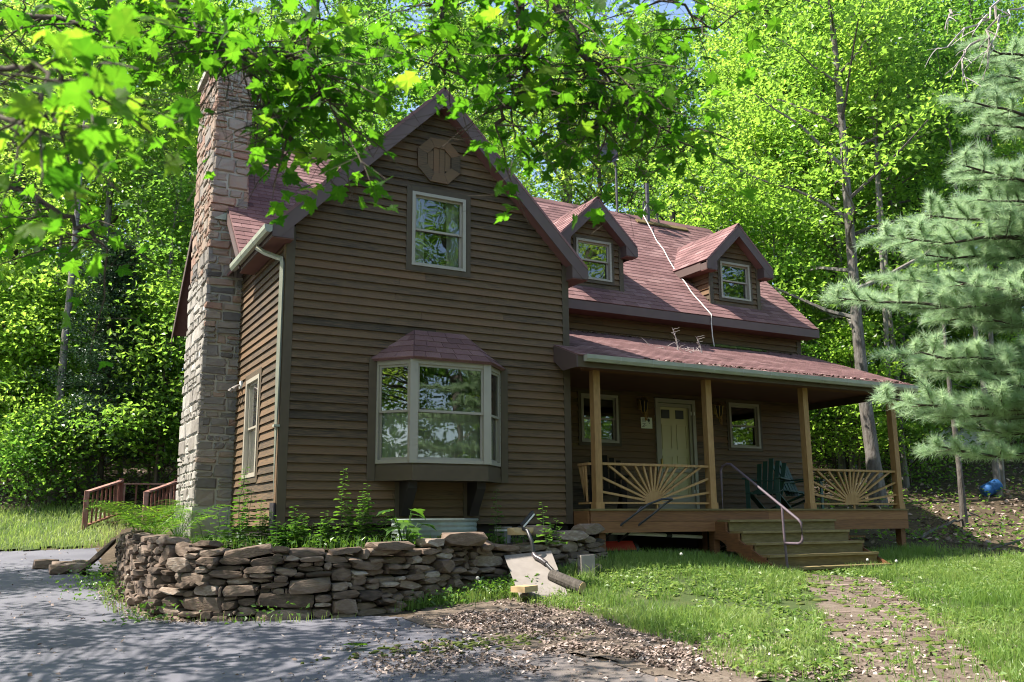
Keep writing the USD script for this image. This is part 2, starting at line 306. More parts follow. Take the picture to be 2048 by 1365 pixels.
def siding(parent, F, poly, openings=(), e=.119, mean=2.6, proud=.0, bias=.5):
    """lapped boards, each one a mesh, over the outline poly (along, z) less the openings (u0, u1, z0, z1)"""
    O, ux, n = F
    z0, z1 = poly.bounds[1], poly.bounds[3]; k = 0
    while z0 + k * e < z1 - .02:
        a = z0 + k * e; k += 1
        strip = poly.intersection(sbox(-50, a, 50, min(a + e + .008, z1)))
        for (p, q, r, s) in openings:
            if min(s, a + e) - max(r, a) > .5 * e: strip = strip.difference(sbox(p, a - 1, q, a + 2))
        for g in getattr(strip, 'geoms', [strip]):
            if g.is_empty or g.geom_type != 'Polygon' or g.area < .003: continue
            for (p, q) in split(g.bounds[0], g.bounds[2], mean, rng):
                c = g.intersection(sbox(p + .0012, a - 1, q - .0012, a + 2))
                if c.is_empty or c.geom_type != 'Polygon' or c.area < .002: continue
                c = np.array(c.simplify(.002).exterior.coords)[:-1]
                dep = proud + .004 + .029 * (1 - (c[:, 1] - a) / e)
                fr = [O + u * ux + zz * Z + d * n for (u, zz), d in zip(c, dep)]
                bk = [O + u * ux + zz * Z - .004 * n for u, zz in c]
                tone = min(1, max(0, rng.gauss(bias, .12) + (.22 if rng.random() < .05 else 0)))
                build('clapboard', B().convex(fr, bk, tone), M['siding'], parent)

def panel(F, poly, thick=.1):
    """wall core behind the boards"""
    O, ux, n = F
    m = trimesh.creation.extrude_polygon(poly, thick, engine='earcut')
    v = np.array(m.vertices)
    return O + v[:, :1] * ux + v[:, 1:2] * Z - (.006 + v[:, 2:]) * n, np.array(m.faces)

def wall(name, F, poly, openings=(), boards=True, **kw):
    hole = poly
    for (p, q, r, s) in openings: hole = hole.difference(sbox(p, r, q, s))
    b = B()
    for g in getattr(hole, 'geoms', [hole]): b.add(*panel(F, g))
    w = build(name, b, M['dark'], house)
    if boards: siding(w, F, poly, openings, **kw)
    return w

def window(F, u0, u1, z0, z1, trim=.085, curtain=None, sash=True, depth=.0, room=True, fw=.05):
    """casing, light frame, two sashes with their panes, a dark room behind; u, z are the light frame's outside"""
    b = B()
    for (a, c, d, e) in ((u0, u1, z0, z0 + fw * .8), (u0, u1, z1 - fw, z1), (u0, u0 + fw, z0 + fw * .8, z1 - fw), (u1 - fw, u1, z0 + fw * .8, z1 - fw)):
        b.lbox(F, a, c, d, e, -.07, .046, .6)
    w = build('window', b, M['frame'], house)
    if trim:
        c = B(); t = trim
        for (a, k, d, e) in ((u0 - t, u1 + t, z0 - t, z0), (u0 - t, u1 + t, z1, z1 + t), (u0 - t, u0, z0, z1), (u1, u1 + t, z0, z1)):
            c.lbox(F, a, k, d, e, -.004, .034, rng.random())
        build('casing', c, M['trim'], w)
    zm = (z0 + z1) / 2
    iu0, iu1 = u0 + fw, u1 - fw
    for k, (a, d) in enumerate(((z0 + fw * .8, zm + .018), (zm - .018, z1 - fw))):
        dd = .0 if k else -.028
        s = B(); q = .032
        for (p, r, m_, n_) in ((iu0, iu1, a, a + q), (iu0, iu1, d - q, d), (iu0, iu0 + q, a + q, d - q), (iu1 - q, iu1, a + q, d - q)):
            s.lbox(F, p, r, m_, n_, dd - .026, dd, .4)
        build('sash', s, M['frame'], w)
        O, ux, n = F
        pv = [O + u * ux + zz * Z + (dd - .014) * n for u, zz in ((iu0 + q, a + q), (iu1 - q, a + q), (iu1 - q, d - q), (iu0 + q, d - q))]
        build('pane', B().add(pv, [[0, 1, 2, 3]]), M['glass'], w)
    if curtain:
        for (a, c, d, e) in curtain: drape(w, F, a, c, d, e)
    return w

def drape(w, F, a, c, d, e, dep=-.12):
    O, ux, n = F
    uu = np.linspace(a, c, max(8, int((c - a) * 90))); zz = np.linspace(d, e, 7)
    U, V = np.meshgrid(uu, zz)
    off = .018 * np.sin(U * 70 + 2 * np.sin(U * 9)) * (1.2 - .5 * (V - d) / (e - d))
    P = O + U[..., None] * ux + V[..., None] * Z + (dep + off)[..., None] * n
    i, j = np.meshgrid(np.arange(len(zz) - 1), np.arange(len(uu) - 1), indexing='ij'); k = i * len(uu) + j
    build('curtain', B().add(P.reshape(-1, 3), np.stack([k, k + 1, k + 1 + len(uu), k + len(uu)], -1).reshape(-1, 4)), M['curtain'], w, smooth=True)

# ---- walls
FG = (A(0, 0, 0), X, -Y)                 # gable front
FS = (A(0, 0, 0), Y, -X)                 # left side
FM = (A(0, YM, 0), X, -Y)                # main front
yw = lambda x: EZ + SL * min(x + .28, W + .28 - x)
gable_poly = Polygon([(0, 0), (W, 0), (W, yw(W) - .2), (W / 2, APEX - .26), (0, yw(0) - .2)])
bay_open = (1.30, 3.32, .62, 2.33)
up_open = (1.80, 2.77, 3.75, 4.99)
wall('gable_wall', FG, gable_poly.intersection(sbox(.1, -1, W - .1, 9)), [bay_open, up_open])
side_open = (1.13, 2.08, .64, 2.26)
wall('side_wall', FS, Polygon([(.1, 0), (2.8, 0), (2.8, 4.2), (.1, 4.2)]), [side_open], bias=.42)
w1, w2, dr = (6.05, 6.90, 1.46, 2.38), (9.62, 10.45, 1.465, 2.40), (7.76, 8.745, DECK, 2.385)
wall('porch_wall', FM, Polygon([(W, -.1), (X1, -.1), (X1, 4.05), (W, 4.05)]), [w1, w2, dr], bias=.62, mean=3.4)
b = B()
b.add(*panel((A(0, 2.8, 0), Y, -X), Polygon([(0, -.3), (5, -.3), (5, 4.0), (2.1, 6.9), (0, 5.0)])))
b.add(*panel((A(X1, YM, 0), Y, X), Polygon([(0, -.3), (5.8, -.3), (5.8, 4.0), (2.9, 6.95), (0, 4.0)])))
b.box((0, 7.7, -.3), (X1, 7.8, 4.0)); b.box((W - .1, .1, 0), (W, YM, 4.1))
b.box((.1, .1, -.05), (W - .1, 7.7, -.01)); b.box((.1, 2.1, 2.55), (X1, 7.7, 2.6)); b.box((.1, .1, 2.9), (W - .1, 2.1, 2.95))
build('rear_wall', b, M['dark'], house)
siding(build('wing_side_wall', B().box((W - .09, .12, .0), (W - .01, YM - .1, 3.9)), M['dark'], house), (A(W, 0, 0), Y, X), Polygon([(.1, .2), (YM, .2), (YM, 3.9), (.1, 3.9)]), bias=.55)
for lo, hi in (((-.022, -.03, -.01), (.1, -.004, 4.12)), ((-.03, -.0035, -.01), (-.004, .1, 4.0)), ((W - .1, -.03, -.01), (W + .022, -.004, 4.12)), ((W + .004, -.0035, -.01), (W + .03, .1, 3.95)), ((X1 - .1, YM - .03, 3.3), (X1 + .022, YM - .004, 4.0))):
    build('corner_board', B().box(lo, hi, rng.random()), M['siding' if lo[1] > -.01 and lo[0] < 0 else 'trim'], house)
b = B()
b.box((.03, .04, -1.4), (W - .03, .2, -.01)); b.box((.03, .2, -1.4), (.2, 7.7, -.01)); b.box((W - .2, .2, -1.4), (W - .03, YM + .2, -.01)); b.box((W - .03, YM + .06, -1.4), (X1 - .03, YM + .25, -.1)); b.box((X1 - .2, YM + .25, -1.4), (X1 - .03, 7.7, -.1))
build('foundation', b, M['dark'], house)
build('vent', B().lbox((A(0, 1.9, -.28), Y, -X), 0, .42, 0, .2, -.03, .01), M['zinc'], house)

# ---- windows of the walls
window(FG, 1.84, 2.73, 3.79, 4.945, curtain=[(1.9, 2.10, 3.85, 4.9), (2.47, 2.67, 3.85, 4.9)])
window(FS, 1.18, 2.03, .70, 2.20, fw=.06)
window(FM, 6.06, 6.89, 1.47, 2.37, trim=.06)
window(FM, 9.63, 10.44, 1.475, 2.39, trim=.06)
b = B()
b.tube([(6.5, 2.5, 1.5), (6.5, 2.5, 1.75)], [.16, .13], 10); build('lamp_base', b, M['slab'], house)
build('lamp_shade', B().tube([(6.5, 2.5, 1.76), (6.5, 2.5, 2.0)], [.24, .12], 14), M['curtain'], house)

# ---- octagonal vent in the gable
oc = build('octagon_vent', B().convex([A(2.27, -.03, 5.5) + .22 * A(math.cos(a), 0, math.sin(a)) for a in np.arange(8) * math.pi / 4 + math.pi / 8], [A(2.27, -.005, 5.5) + .22 * A(math.cos(a), 0, math.sin(a)) for a in np.arange(8) * math.pi / 4 + math.pi / 8]), M['dark'], house)
for k in range(8):
    a0, a1 = (k - .5) * math.pi / 4 + .004, (k + .5) * math.pi / 4 - .004
    q = [(r, a) for r, a in ((.22, a0), (.385, a0), (.385, a1), (.22, a1))]
    build('frame_board', B().convex([A(2.27 + r * math.cos(a), -.058, 5.5 + r * math.sin(a)) for r, a in q], [A(2.27 + r * math.cos(a), -.004, 5.5 + r * math.sin(a)) for r, a in q], rng.random() * .8 + .2), M['siding'], oc)
for k, u in enumerate((-.145, -.047, .05, .148)):
    h = .205 if abs(u) < .1 else .15
    build('slat', B().box((2.27 + u - .045, -.042, 5.5 - h), (2.27 + u + .045, -.03, 5.5 + h), .72 + .2 * (k == 1)), M['siding'], oc)

# ---- bay window
BZ0, BZ1, BP = .84, 2.30, .43
plan = [A(1.335, 0), A(1.735, -BP), A(2.885, -BP), A(3.325, 0)]
bay = build('bay_window', B().convex([A(*p, BZ1 - .02) for p in plan], [A(*p, BZ1 + .05) for p in plan]).convex([A(*p, BZ0 - .03) for p in plan], [A(*p, BZ0) for p in plan]), M['trim'], house)
pl2 = [A(1.315, 0), A(1.725, -BP - .025), A(2.895, -BP - .025), A(3.345, 0)]
build('skirt', B().convex([A(*p, BZ0 - .24) for p in pl2], [A(*p, BZ0 - .03) for p in pl2], .5), M['trim'], bay)
for (p, q) in ((plan[0], plan[1]), (plan[1], plan[2]), (plan[2], plan[3])):
    L = np.linalg.norm(q - p); ux = A(*(q - p) / L, 0); n = np.cross(ux, Z); n = n if n[1] < 0 else -n
    Fb = (A(*p, 0), ux, n)
    b = B(); fw = .055
    for (a, c, d, e) in ((0, L, BZ0, BZ0 + .05), (0, L, BZ1 - .07, BZ1), (0, fw, BZ0 + .05, BZ1 - .07), (L - fw, L, BZ0 + .05, BZ1 - .07)): b.lbox(Fb, a, c, d, e, -.05, .02, .6)
    build('frame', b, M['frame'], bay)
    zm = (BZ0 + BZ1) / 2
    for k, (a, d) in enumerate(((BZ0 + .05, zm + .02), (zm - .02, BZ1 - .07))):
        s = B(); dd = .005 if k else -.025; s_ = .035
        for (u, v, c, e) in ((fw, L - fw, a, a + s_), (fw, L - fw, d - s_, d), (fw, fw + s_, a + s_, d - s_), (L - fw - s_, L - fw, a + s_, d - s_)): s.lbox(Fb, u, v, c, e, dd - .022, dd, .3)
        build('sash', s, M['frame'], bay)
        build('pane', B().add([Fb[0] + u * ux + zz * Z + (dd - .012) * n for u, zz in ((fw + s_, a + s_), (L - fw - s_, a + s_), (L - fw - s_, d - s_), (fw + s_, d - s_))], [[0, 1, 2, 3]]), M['glass'], bay)
    drape(bay, Fb, .06, L - .06, BZ0 + .06, zm - .0, dep=-.09)
for p, t in ((plan[1], .06), (plan[2], .06)): build('corner_post', B().box((p[0] - t, p[1] - .03, BZ0), (p[0] + t, p[1] + .05, BZ1), .7), M['frame'], bay)
for x0 in (1.215, 3.33): build('casing', B().box((x0, -.036, .60), (x0 + .115, -.004, 2.34), .6), M['trim'], bay)
top = [A(1.90, -.02, 2.80), A(1.90, -.03, 2.80), A(2.71, -.03, 2.80), A(2.71, -.02, 2.80)]
ev = [A(1.225, -.0, 2.315), A(1.70, -BP - .08, 2.315), A(2.92, -BP - .08, 2.315), A(3.435, 0, 2.315)]
for k in range(3):
    q = [ev[k], ev[k + 1], top[k + 1], top[k]]
    nn = np.cross(q[1] - q[0], q[2] - q[0]); nn /= np.linalg.norm(nn); nn = nn if nn[2] > 0 else -nn
    build('roof_panel', B().convex(q, [p - .035 * nn for p in q], .25), M['shingle'], bay)
    rows = 5
    for r in range(rows):
        f0, f1 = r / rows - (.006 if r == 0 else 0), (r + 1.25) / rows
        f1 = min(f1, 1)
        a, c = q[0] + (q[3] - q[0]) * f0, q[1] + (q[2] - q[1]) * f0
        d, e = q[0] + (q[3] - q[0]) * f1, q[1] + (q[2] - q[1]) * f1
        nt = max(2, int(round(np.linalg.norm(c - a) / .27)))
        cuts = np.clip((np.arange(nt + 1) + (.5 * (r % 2) - .25) * (np.arange(nt + 1) % nt != 0)) / nt, 0, 1)
        for i in range(nt):
            s0, s1 = cuts[i] + .004, cuts[i + 1] - .004
            P = [a + (c - a) * s0, a + (c - a) * s1, d + (e - d) * s1, d + (e - d) * s0]
            up = [P[0] + .017 * nn, P[1] + .017 * nn, P[2] + .006 * nn, P[3] + .006 * nn]
            build('shingle', B().convex(up, [p + .001 * nn for p in P], rng.uniform(.25, .75)), M['shingle'], bay)
for x0 in (1.70, 2.76):
    pr = [A(0, -.012, .12), A(0, -.12, .12), A(0, -.16, .2), A(0, -.36, .50), A(0, -.36, .595), A(0, -.012, .595)]
    f = B()
    for i0, i1 in ((0, 6),):
        f.convex([p + A(x0, 0, 0) for p in (pr[0], pr[1], pr[2], pr[3], pr[4], pr[5])], [p + A(x0 + .14, 0, 0) for p in pr])
    build('bracket', f, M['dark'], bay)
    build('bracket_back', B().box((x0 - .06, -.04, .02), (x0 + .2, -.013, .595), .5), M['trim'], bay)

# ---- roofs
shingle_pool = []
def slab(b, q, thick, tone=.4):
    nn = np.cross(q[1] - q[0], q[2] - q[0]); nn /= np.linalg.norm(nn); nn = nn if nn[2] > 0 else -nn
    b.convex(q, [p - thick * nn for p in q], tone); return nn

def shingles(q, parent, exposure=.142, tab=.3, keep=None, moss=False):
    """q: eave left, eave right, top right, top left"""
    nn = np.cross(q[1] - q[0], q[2] - q[0]); nn /= np.linalg.norm(nn); nn = nn if nn[2] > 0 else -nn
    ue = (q[1] - q[0]); L = np.linalg.norm(ue); ue = ue / L
    us = np.cross(nn, ue); us = us if us[2] > 0 else -us
    S = (q[3] - q[0]) @ us
    rows = int(math.ceil(S / exposure))
    for r in range(rows):
        s0, s1 = r * exposure - (.015 if r == 0 else 0), min((r + 1.12) * exposure, S)
        if s1 - s0 < .03: continue
        lo = (q[3] - q[0]) @ ue * s0 / S; hi = L + ((q[2] - q[1]) @ ue) * s0 / S
        u = lo - tab * ((r * .5) % 1) - rng.uniform(0, .02)
        while u < hi:
            a, c = max(u + .003, lo), min(u + tab - .003, hi); u += tab
            if c - a < .03: continue
            P0 = q[0] + a * ue + s0 * us; mid = q[0] + (a + c) / 2 * ue + (s0 + s1) / 2 * us
            if keep and not keep(mid): continue
            j = rng.uniform(-.004, .004)
            cor = [P0 + j * us, q[0] + c * ue + (s0 + j) * us, q[0] + c * ue + s1 * us, q[0] + a * ue + s1 * us]
            up = [cor[0] + .013 * nn, cor[1] + .013 * nn, cor[2] + .005 * nn, cor[3] + .005 * nn]
            shingle_pool.append((parent, mid, (c - a) * exposure, nn, up, [p + .001 * nn for p in cor], min(1, max(0, rng.gauss(.5, .17)))))

T_ = .035
b = B()
# wing: left slope, right slope (running back under the main roof)
qL = [A(-.28, 4.3, EZ), A(-.28, -.24, EZ), A(2.28, -.24, APEX), A(2.28, 4.3, APEX)]
qR = [A(4.84, -.24, EZ), A(4.84, 4.3, EZ), A(2.28, 4.3, APEX), A(2.28, -.24, APEX)]
slab(b, qL, T_); slab(b, qR, T_)
wing_roof = build('wing_roof', b, M['shingle'], house)
in_main = lambda p: 4.06 + PM * (p[1] - YE)
shingles(qL, wing_roof, keep=lambda p: p[2] > in_main(p) - .06)
b = B(); qM = [A(-.31, YE, 4.06), A(XR, YE, 4.06), A(XR, YR, ZR), A(-.31, YR, ZR)]
slab(b, qM, T_); slab(b, [A(XR, 2 * YR - YE, 4.06), A(-.31, 2 * YR - YE, 4.06), A(-.31, YR, ZR), A(XR, YR, ZR)], T_)
main_roof = build('main_roof', b, M['shingle'], house)
def vis_main(p):
    wz = EZ + SL * min(p[0] + .28, 4.84 - p[0])
    if -.28 < p[0] < 4.84 and wz > p[2] + .08: return False
    for cx in (6.42, 9.99):
        if abs(p[0] - cx) < .62 and 2.02 < p[1] < 3.2: return False
    return True
shingles(qM, main_roof, keep=vis_main)
rc = B()
for k in range(41):
    xx = -.31 + k * .3
    for sg in (-1, 1): rc.convex([A(xx, YR, ZR + .03), A(min(xx + .31, XR), YR, ZR + .024), A(min(xx + .31, XR), YR + sg * .14, ZR + .024 - .14 * PM), A(xx, YR + sg * .14, ZR + .03 - .14 * PM)], [A(xx, YR, ZR + .012), A(min(xx + .31, XR), YR, ZR + .012), A(min(xx + .31, XR), YR + sg * .14, ZR + .012 - .14 * PM), A(xx, YR + sg * .14, ZR + .012 - .14 * PM)], rng.uniform(.1, .5))
build('ridge_cap', rc, M['shingle'], main_roof)

def rake(parent, x0, xa, x1, ze, za, yf, yb, h=.21, ret=.30, box_h=.16, wall_y=None):
    """boxed gable edge: a sloping board on each side, its soffit, and the level box at each foot"""
    for sg, xe in ((-1, x0), (1, x1)):
        p0, p1 = A(xe, yf, ze), A(xa, yf, za)
        s = (za - ze) / abs(xa - xe); dz = h * math.sqrt(1 + s * s) * .9
        # slanted fascia board (plumb cut at the foot)
        fr = [p0 - .005 * Z, p1 - .005 * Z, p1 - dz * Z, A(xe - sg * (dz - box_h) / s, yf, ze - box_h), A(xe, yf, ze - box_h)]
        build('rake_board', B().convex(fr, [p + .022 * Y for p in fr], rng.random()), M['fascia'], parent)
        so = [p1 - (dz - .02) * Z + .022 * Y, A(xe - sg * .25, yf + .022, ze + .25 * s - dz + .02), A(xe - sg * .25, yb, ze + .25 * s - dz + .02), A(xa, yb, za - dz + .02)]
        build('rake_soffit', B().convex(so, [p + .02 * Z for p in so], rng.random()), M['soffit'], parent)
        # return box under the eave end
        a, c = (xe, xe - sg * ret)
        top = [A(a, yf + .004, ze - .04), A(c, yf + .004, ze + ret * s - dz + .06)]
        bx = [A(a, yf + .004, ze - .04), A(a, yf + .004, ze - box_h), A(c, yf + .004, ze - box_h), A(c, yf + .004, ze + ret * s - .1)]
        build('eave_return', B().convex(bx, [p + (yb - yf - .006) * Y for p in bx], .5), M['fascia'], parent)
        bs = [A(a - sg * .004, yf + .01, ze - box_h - .003), A(c, yf + .01, ze - box_h - .003), A(c, yb - .004, ze - box_h - .003), A(a - sg * .004, yb - .004, ze - box_h - .003)]
        build('return_soffit', B().convex(bs, [p - .012 * Z for p in bs], .7), M['soffit'], parent)
rake(wing_roof, -.28, 2.28, 4.84, EZ - .035, APEX - .035, -.235, -.002)
b = B(); b.box((-.28, .0, EZ - .2), (-.255, YE + .1, EZ - .035)); build('eave_fascia', b, M['fascia'], wing_roof)
b = B(); b.box((-.255, -.001, EZ - .2), (-.031, YE + .3, EZ - .18), .8); build('eave_soffit', b, M['soffit'], wing_roof)
b = B(); b.box((4.815, .0, EZ - .2), (4.84, YE, EZ - .035)); build('eave_fascia', b, M['fascia'], wing_roof)
build('eave_soffit', B().box((W + .03, -.001, EZ - .2), (4.815, YE + .3, EZ - .18), .8), M['soffit'], wing_roof)
build('eave_fascia', B().box((4.841, YE - .022, 3.865), (XR, YE, 4.035), .5), M['fascia'], main_roof)
build('eave_soffit', B().box((4.841, YE, 3.87), (XR, YM - .03, 3.885), .6), M['soffit'], main_roof)
for yy0, yy1 in ((YE, YR), (2 * YR - YE, YR)):
    q = [A(-.315, yy0, 4.02), A(-.315, yy1, ZR - .04), A(-.315, yy1, ZR - .27), A(-.315, yy0, 3.86)]
    build('rake_board', B().convex(q, [p - .02 * X for p in q], .8), M['fascia'], main_roof)
    q = [A(XR - .02, yy0, 4.02), A(XR - .02, yy1, ZR - .04), A(XR - .02, yy1, ZR - .27), A(XR - .02, yy0, 3.86)]
    build('rake_board', B().convex(q, [p + .02 * X for p in q], .8), M['fascia'], main_roof)

# ---- dormers
def dormer(cx):
    hw, yf, ze, za = .91, 1.75, 5.31, 6.19
    FD = (A(0, YM, 0), X, -Y)
    s = (za - ze) / hw
    d = B()
    poly = Polygon([(cx - .65, 4.42), (cx + .65, 4.42), (cx + .65, ze + .26 * s - .12), (cx, za - .13), (cx - .65, ze + .26 * s - .12)])
    o = (cx - .41, cx + .44, 4.57, 5.40)
    d.add(*panel(FD, poly.difference(sbox(o[0], o[2], o[1], o[3])), .06))
    for sx in (-1, 1):
        side = Polygon([(0, 4.42), (0, 5.45), (1.15, 5.45)])
        d.add(*panel((A(cx + sx * .645, YM, 0), Y, X * sx), side, .05))
    d.box((cx - .6, YM + .7, 4.5), (cx + .6, YM + .75, 5.5))
    body = build('dormer', d, M['dark'], house)
    siding(body, FD, poly, [o], mean=3)
    for sx in (-1, 1): siding(body, (A(cx + sx * .65, YM, 0), Y, X * sx), Polygon([(.0, 4.42), (0, 5.4), (1.0, 5.4)]), mean=3, bias=.6)
    for sx in (-1, 1): build('corner_board', B().box((cx + sx * .65 - .05, YM - .036, 4.43), (cx + sx * .65 + .05, YM - .004, 5.38), rng.random()), M['trim'], body)
    window(FD, o[0] + .02, o[1] - .02, o[2] + .02, o[3] - .015, trim=.06, fw=.045)
    used_r = B()
    yb = lambda z: YE + (z - 4.06) / PM
    qa = [A(cx - hw, yb(ze) + .1, ze), A(cx - hw, yf, ze), A(cx, yf, za), A(cx, yb(za) + .1, za)]
    qb = [A(cx + hw, yf, ze), A(cx + hw, yb(ze) + .1, ze), A(cx, yb(za) + .1, za), A(cx, yf, za)]
    slab(used_r, qa, .03); slab(used_r, qb, .03)
    r = build('dormer_roof', used_r, M['shingle'], house)
    shingles(qa, r, keep=lambda p: p[2] > in_main(p) - .03)
    rake(r, cx - hw, cx, cx + hw, ze - .03, za - .03, yf + .005, YM - .03, h=.19, ret=.27, box_h=.17)
    build('eave_fascia', B().box((cx - hw, YM - .028, ze - .19), (cx - hw + .022, yb(ze) + .1, ze - .03), .9), M['fascia'], r)
    build('eave_soffit', B().box((cx - hw + .022, YM - .03, ze - .2), (cx - .65, yb(ze) + .1, ze - .18), .7), M['soffit'], r)
    build('eave_fascia', B().box((cx + hw - .022, YM - .028, ze - .19), (cx + hw, yb(ze) + .1, ze - .03), .5), M['fascia'], r)
    b = B()
    for k in range(5):
        y0 = yf + k * .47
        for sg in (-1, 1):
            o4 = [A(cx, y0, za + .03), A(cx, y0 + .5, za + .02), A(cx + sg * .12, y0 + .5, za + .02 - .12 * s), A(cx + sg * .12, y0, za + .03 - .12 * s)]
            b.convex(o4, [p - .012 * Z for p in o4], rng.uniform(.1, .4))
    build('ridge_cap', b, M['shingle'], r)
dormer(6.42); dormer(9.99)

# ---- porch
PZ = lambda y: 2.523 + .380 * (y + .71)
qP = [A(4.29, -.71, PZ(-.71)), A(11.88, -.71, PZ(-.71)), A(11.88, YM, PZ(YM)), A(4.29, YM, PZ(YM))]
b = B(); slab(b, [A(W + .04, -.71, PZ(-.71)), qP[1], qP[2], A(W + .04, YM, PZ(YM))], .04); slab(b, [qP[0], A(W + .04, -.71, PZ(-.71)), A(W + .04, -.04, PZ(-.04)), A(4.29, -.04, PZ(-.04))], .04)
porch_roof = build('porch_roof', b, M['shingle'], house)
shingles(qP, porch_roof, keep=lambda p: p[0] > W + .1 or p[1] < -.08)
q = [A(4.275, -.71, PZ(-.71) - .01), A(4.275, -.035, PZ(-.035) - .01), A(4.275, -.035, 2.52), A(4.275, -.3, 2.33), A(4.275, -.71, 2.33)]
build('rake_board', B().convex(q, [p + .025 * X for p in q], .3), M['fascia'], porch_roof)
build('eave_fascia', B().box((4.30, -.705, 2.335), (11.88, -.68, 2.50), .5), M['trim'], porch_roof)
build('porch_soffit', B().box((4.30, -.68, 2.335), (11.86, -.52, 2.35), .5), M['soffit'], porch_roof)
build('porch_ceiling', B().box((W + .03, -.52, 2.47), (11.86, YM - .03, 2.49), .1), M['soffit'], porch_roof)
q = [A(11.86, -.7, 2.34), A(11.86, -.7, 2.5), A(11.86, YM, PZ(YM) - .03), A(11.86, YM, 2.34)]
build('gable_panel', B().convex(q, [p + .02 * X for p in q], .3), M['trim'], porch_roof)
# gutter with straps
def gutter(p, q, out, r, name='gutter', parent=None, mesh=None):
    p, q = A(*p), A(*q); o = A(*out); prof = [(-.0, .0), (-.0, -.8), (.25, -1.0), (.75, -1.0), (1.05, -.55), (1.1, .05), (1.02, .05), (.95, -.5), (.7, -.88), (.28, -.88), (.08, -.7), (.08, 0)]
    b = B(); n = len(prof)
    v = [e + o * a * r + Z * c * r for e in (p, q) for a, c in prof]
    i = np.arange(n); j = (i + 1) % n
    b.add(v, np.stack([i, j, j + n, i + n], 1))
    for e in (p, q):
        w_ = [e + o * a * r + Z * c * r for a, c in prof[:6]]
        d = (q - p) / np.linalg.norm(q - p) * (.002 if e is p else -.002)
        b.add(w_ + [w + d * 2 for w in w_], np.array([[0, 1, 5], [1, 2, 5], [2, 3, 5], [3, 4, 5]]))
    g = build(name, b, mesh or M['gutter'], house)
    k = int(np.linalg.norm(q - p) / .62)
    for m_ in range(1, k):
        c = p + (q - p) * m_ / k; d = (q - p) / np.linalg.norm(q - p)
        s = B(); pr = prof[:6]
        v = [c + d * t + o * (a * 1.04 - .01) * r + Z * (cc * 1.04) * r for t in (-.012, .012) for a, cc in pr]
        i = np.arange(5); s.add(v, np.stack([i, i + 1, i + 7, i + 6], 1), .8); build('strap', s, mesh or M['gutter'], g)
    return g
gutter((4.40, -.708, 2.515), (11.86, -.708, 2.495), (0, -1, 0), .1)
gutter((-.283, -.25, EZ - .05), (-.283, 2.0, EZ - .05), (-1, 0, 0), .1)
ds = B()
ds.tube([(-.33, .42, EZ - .13), (-.33, .42, EZ - .2), (-.24, .33, EZ - .28), (-.1, .15, EZ - .38), (-.065, .05, EZ - .42), (-.062, .02, EZ - .5), (-.062, -.0, 2.0), (-.062, -.0, .3)], .036, 4)
ds_p = build('downspout', ds, M['gutter'], house)
build('downspout_boot', B().tube([(-.062, 0, .3), (-.062, -.0, -.3)], .042, 4), M['metal_dark'], ds_p)
build('bracket', B().box((-.1, -.045, 1.3), (-.02, .045, 1.33)), M['gutter'], ds_p)

# deck
XD0, XD1, YP = 4.62, 11.67, -.46
floor = build('porch_floor', B().box((XD0, YP + .03, DECK - .2), (XD1, YM - .03, DECK - .03)), M['dark'], house)
for k in range(17):
    y0 = YP - .03 + k * .146
    if y0 + .14 < YM - .02: build('deck_board', B().box((XD0 - .03 if k < 3 else W + .035, y0, DECK - .028), (XD1 + .02, y0 + .14, DECK), rng.random()), M['step_wood'], floor)
for lo, hi in (((XD0, YP - .012, .02), (8.2, YP + .028, DECK - .03)), ((8.203, YP - .012, .02), (XD1, YP + .028, DECK - .03)), ((XD0, YP - .009, -.147), (7.05, YP + .028, .016)), ((7.053, YP - .009, -.147), (XD1, YP + .028, .016)),
               ((XD0 - .03, YP + .03, -.147), (XD0 - .002, -.035, DECK - .03)), ((XD1 + .002, YP + .03, -.147), (XD1 + .03, YM, DECK - .03))):
    build('rim_board', B().box(lo, hi, rng.uniform(.3, .8)), M['rim_wood'], floor)
posts = [4.81, 7.055, 9.283, 11.57]
for px in posts:
    p = build('porch_post', B().box((px - .06, YP + .02, DECK), (px + .06, YP + .14, 2.35), rng.uniform(.3, .6)), M['porch_wood'], house)
    build('post_base', B().box((px - .075, YP + .005, DECK + .001), (px + .075, YP + .155, DECK + .1), .5), M['porch_wood'], p)
for px in (4.86, 7.1, 11.58):
    build('support_post', B().box((px - .06, YP + .05, float(ground(px, YP)) - .2), (px + .06, YP + .17, -.148), .3), M['rim_wood'], house)
for px in (5.5, 8.2, 11.4): build('support_post', B().box((px - .06, 1.2, float(ground(px, 1.2)) - .2), (px + .06, 1.32, .0), .3), M['rim_wood'], house)
build('porch_beam', B().box((4.6, YP + .0, 2.352), (11.8, YP + .15, 2.465), .3), M['rim_wood'], house)
build('beam_trim', B().box((4.58, YP - .035, 2.345), (11.8, YP - .003, 2.39), .75), M['porch_wood'], house)
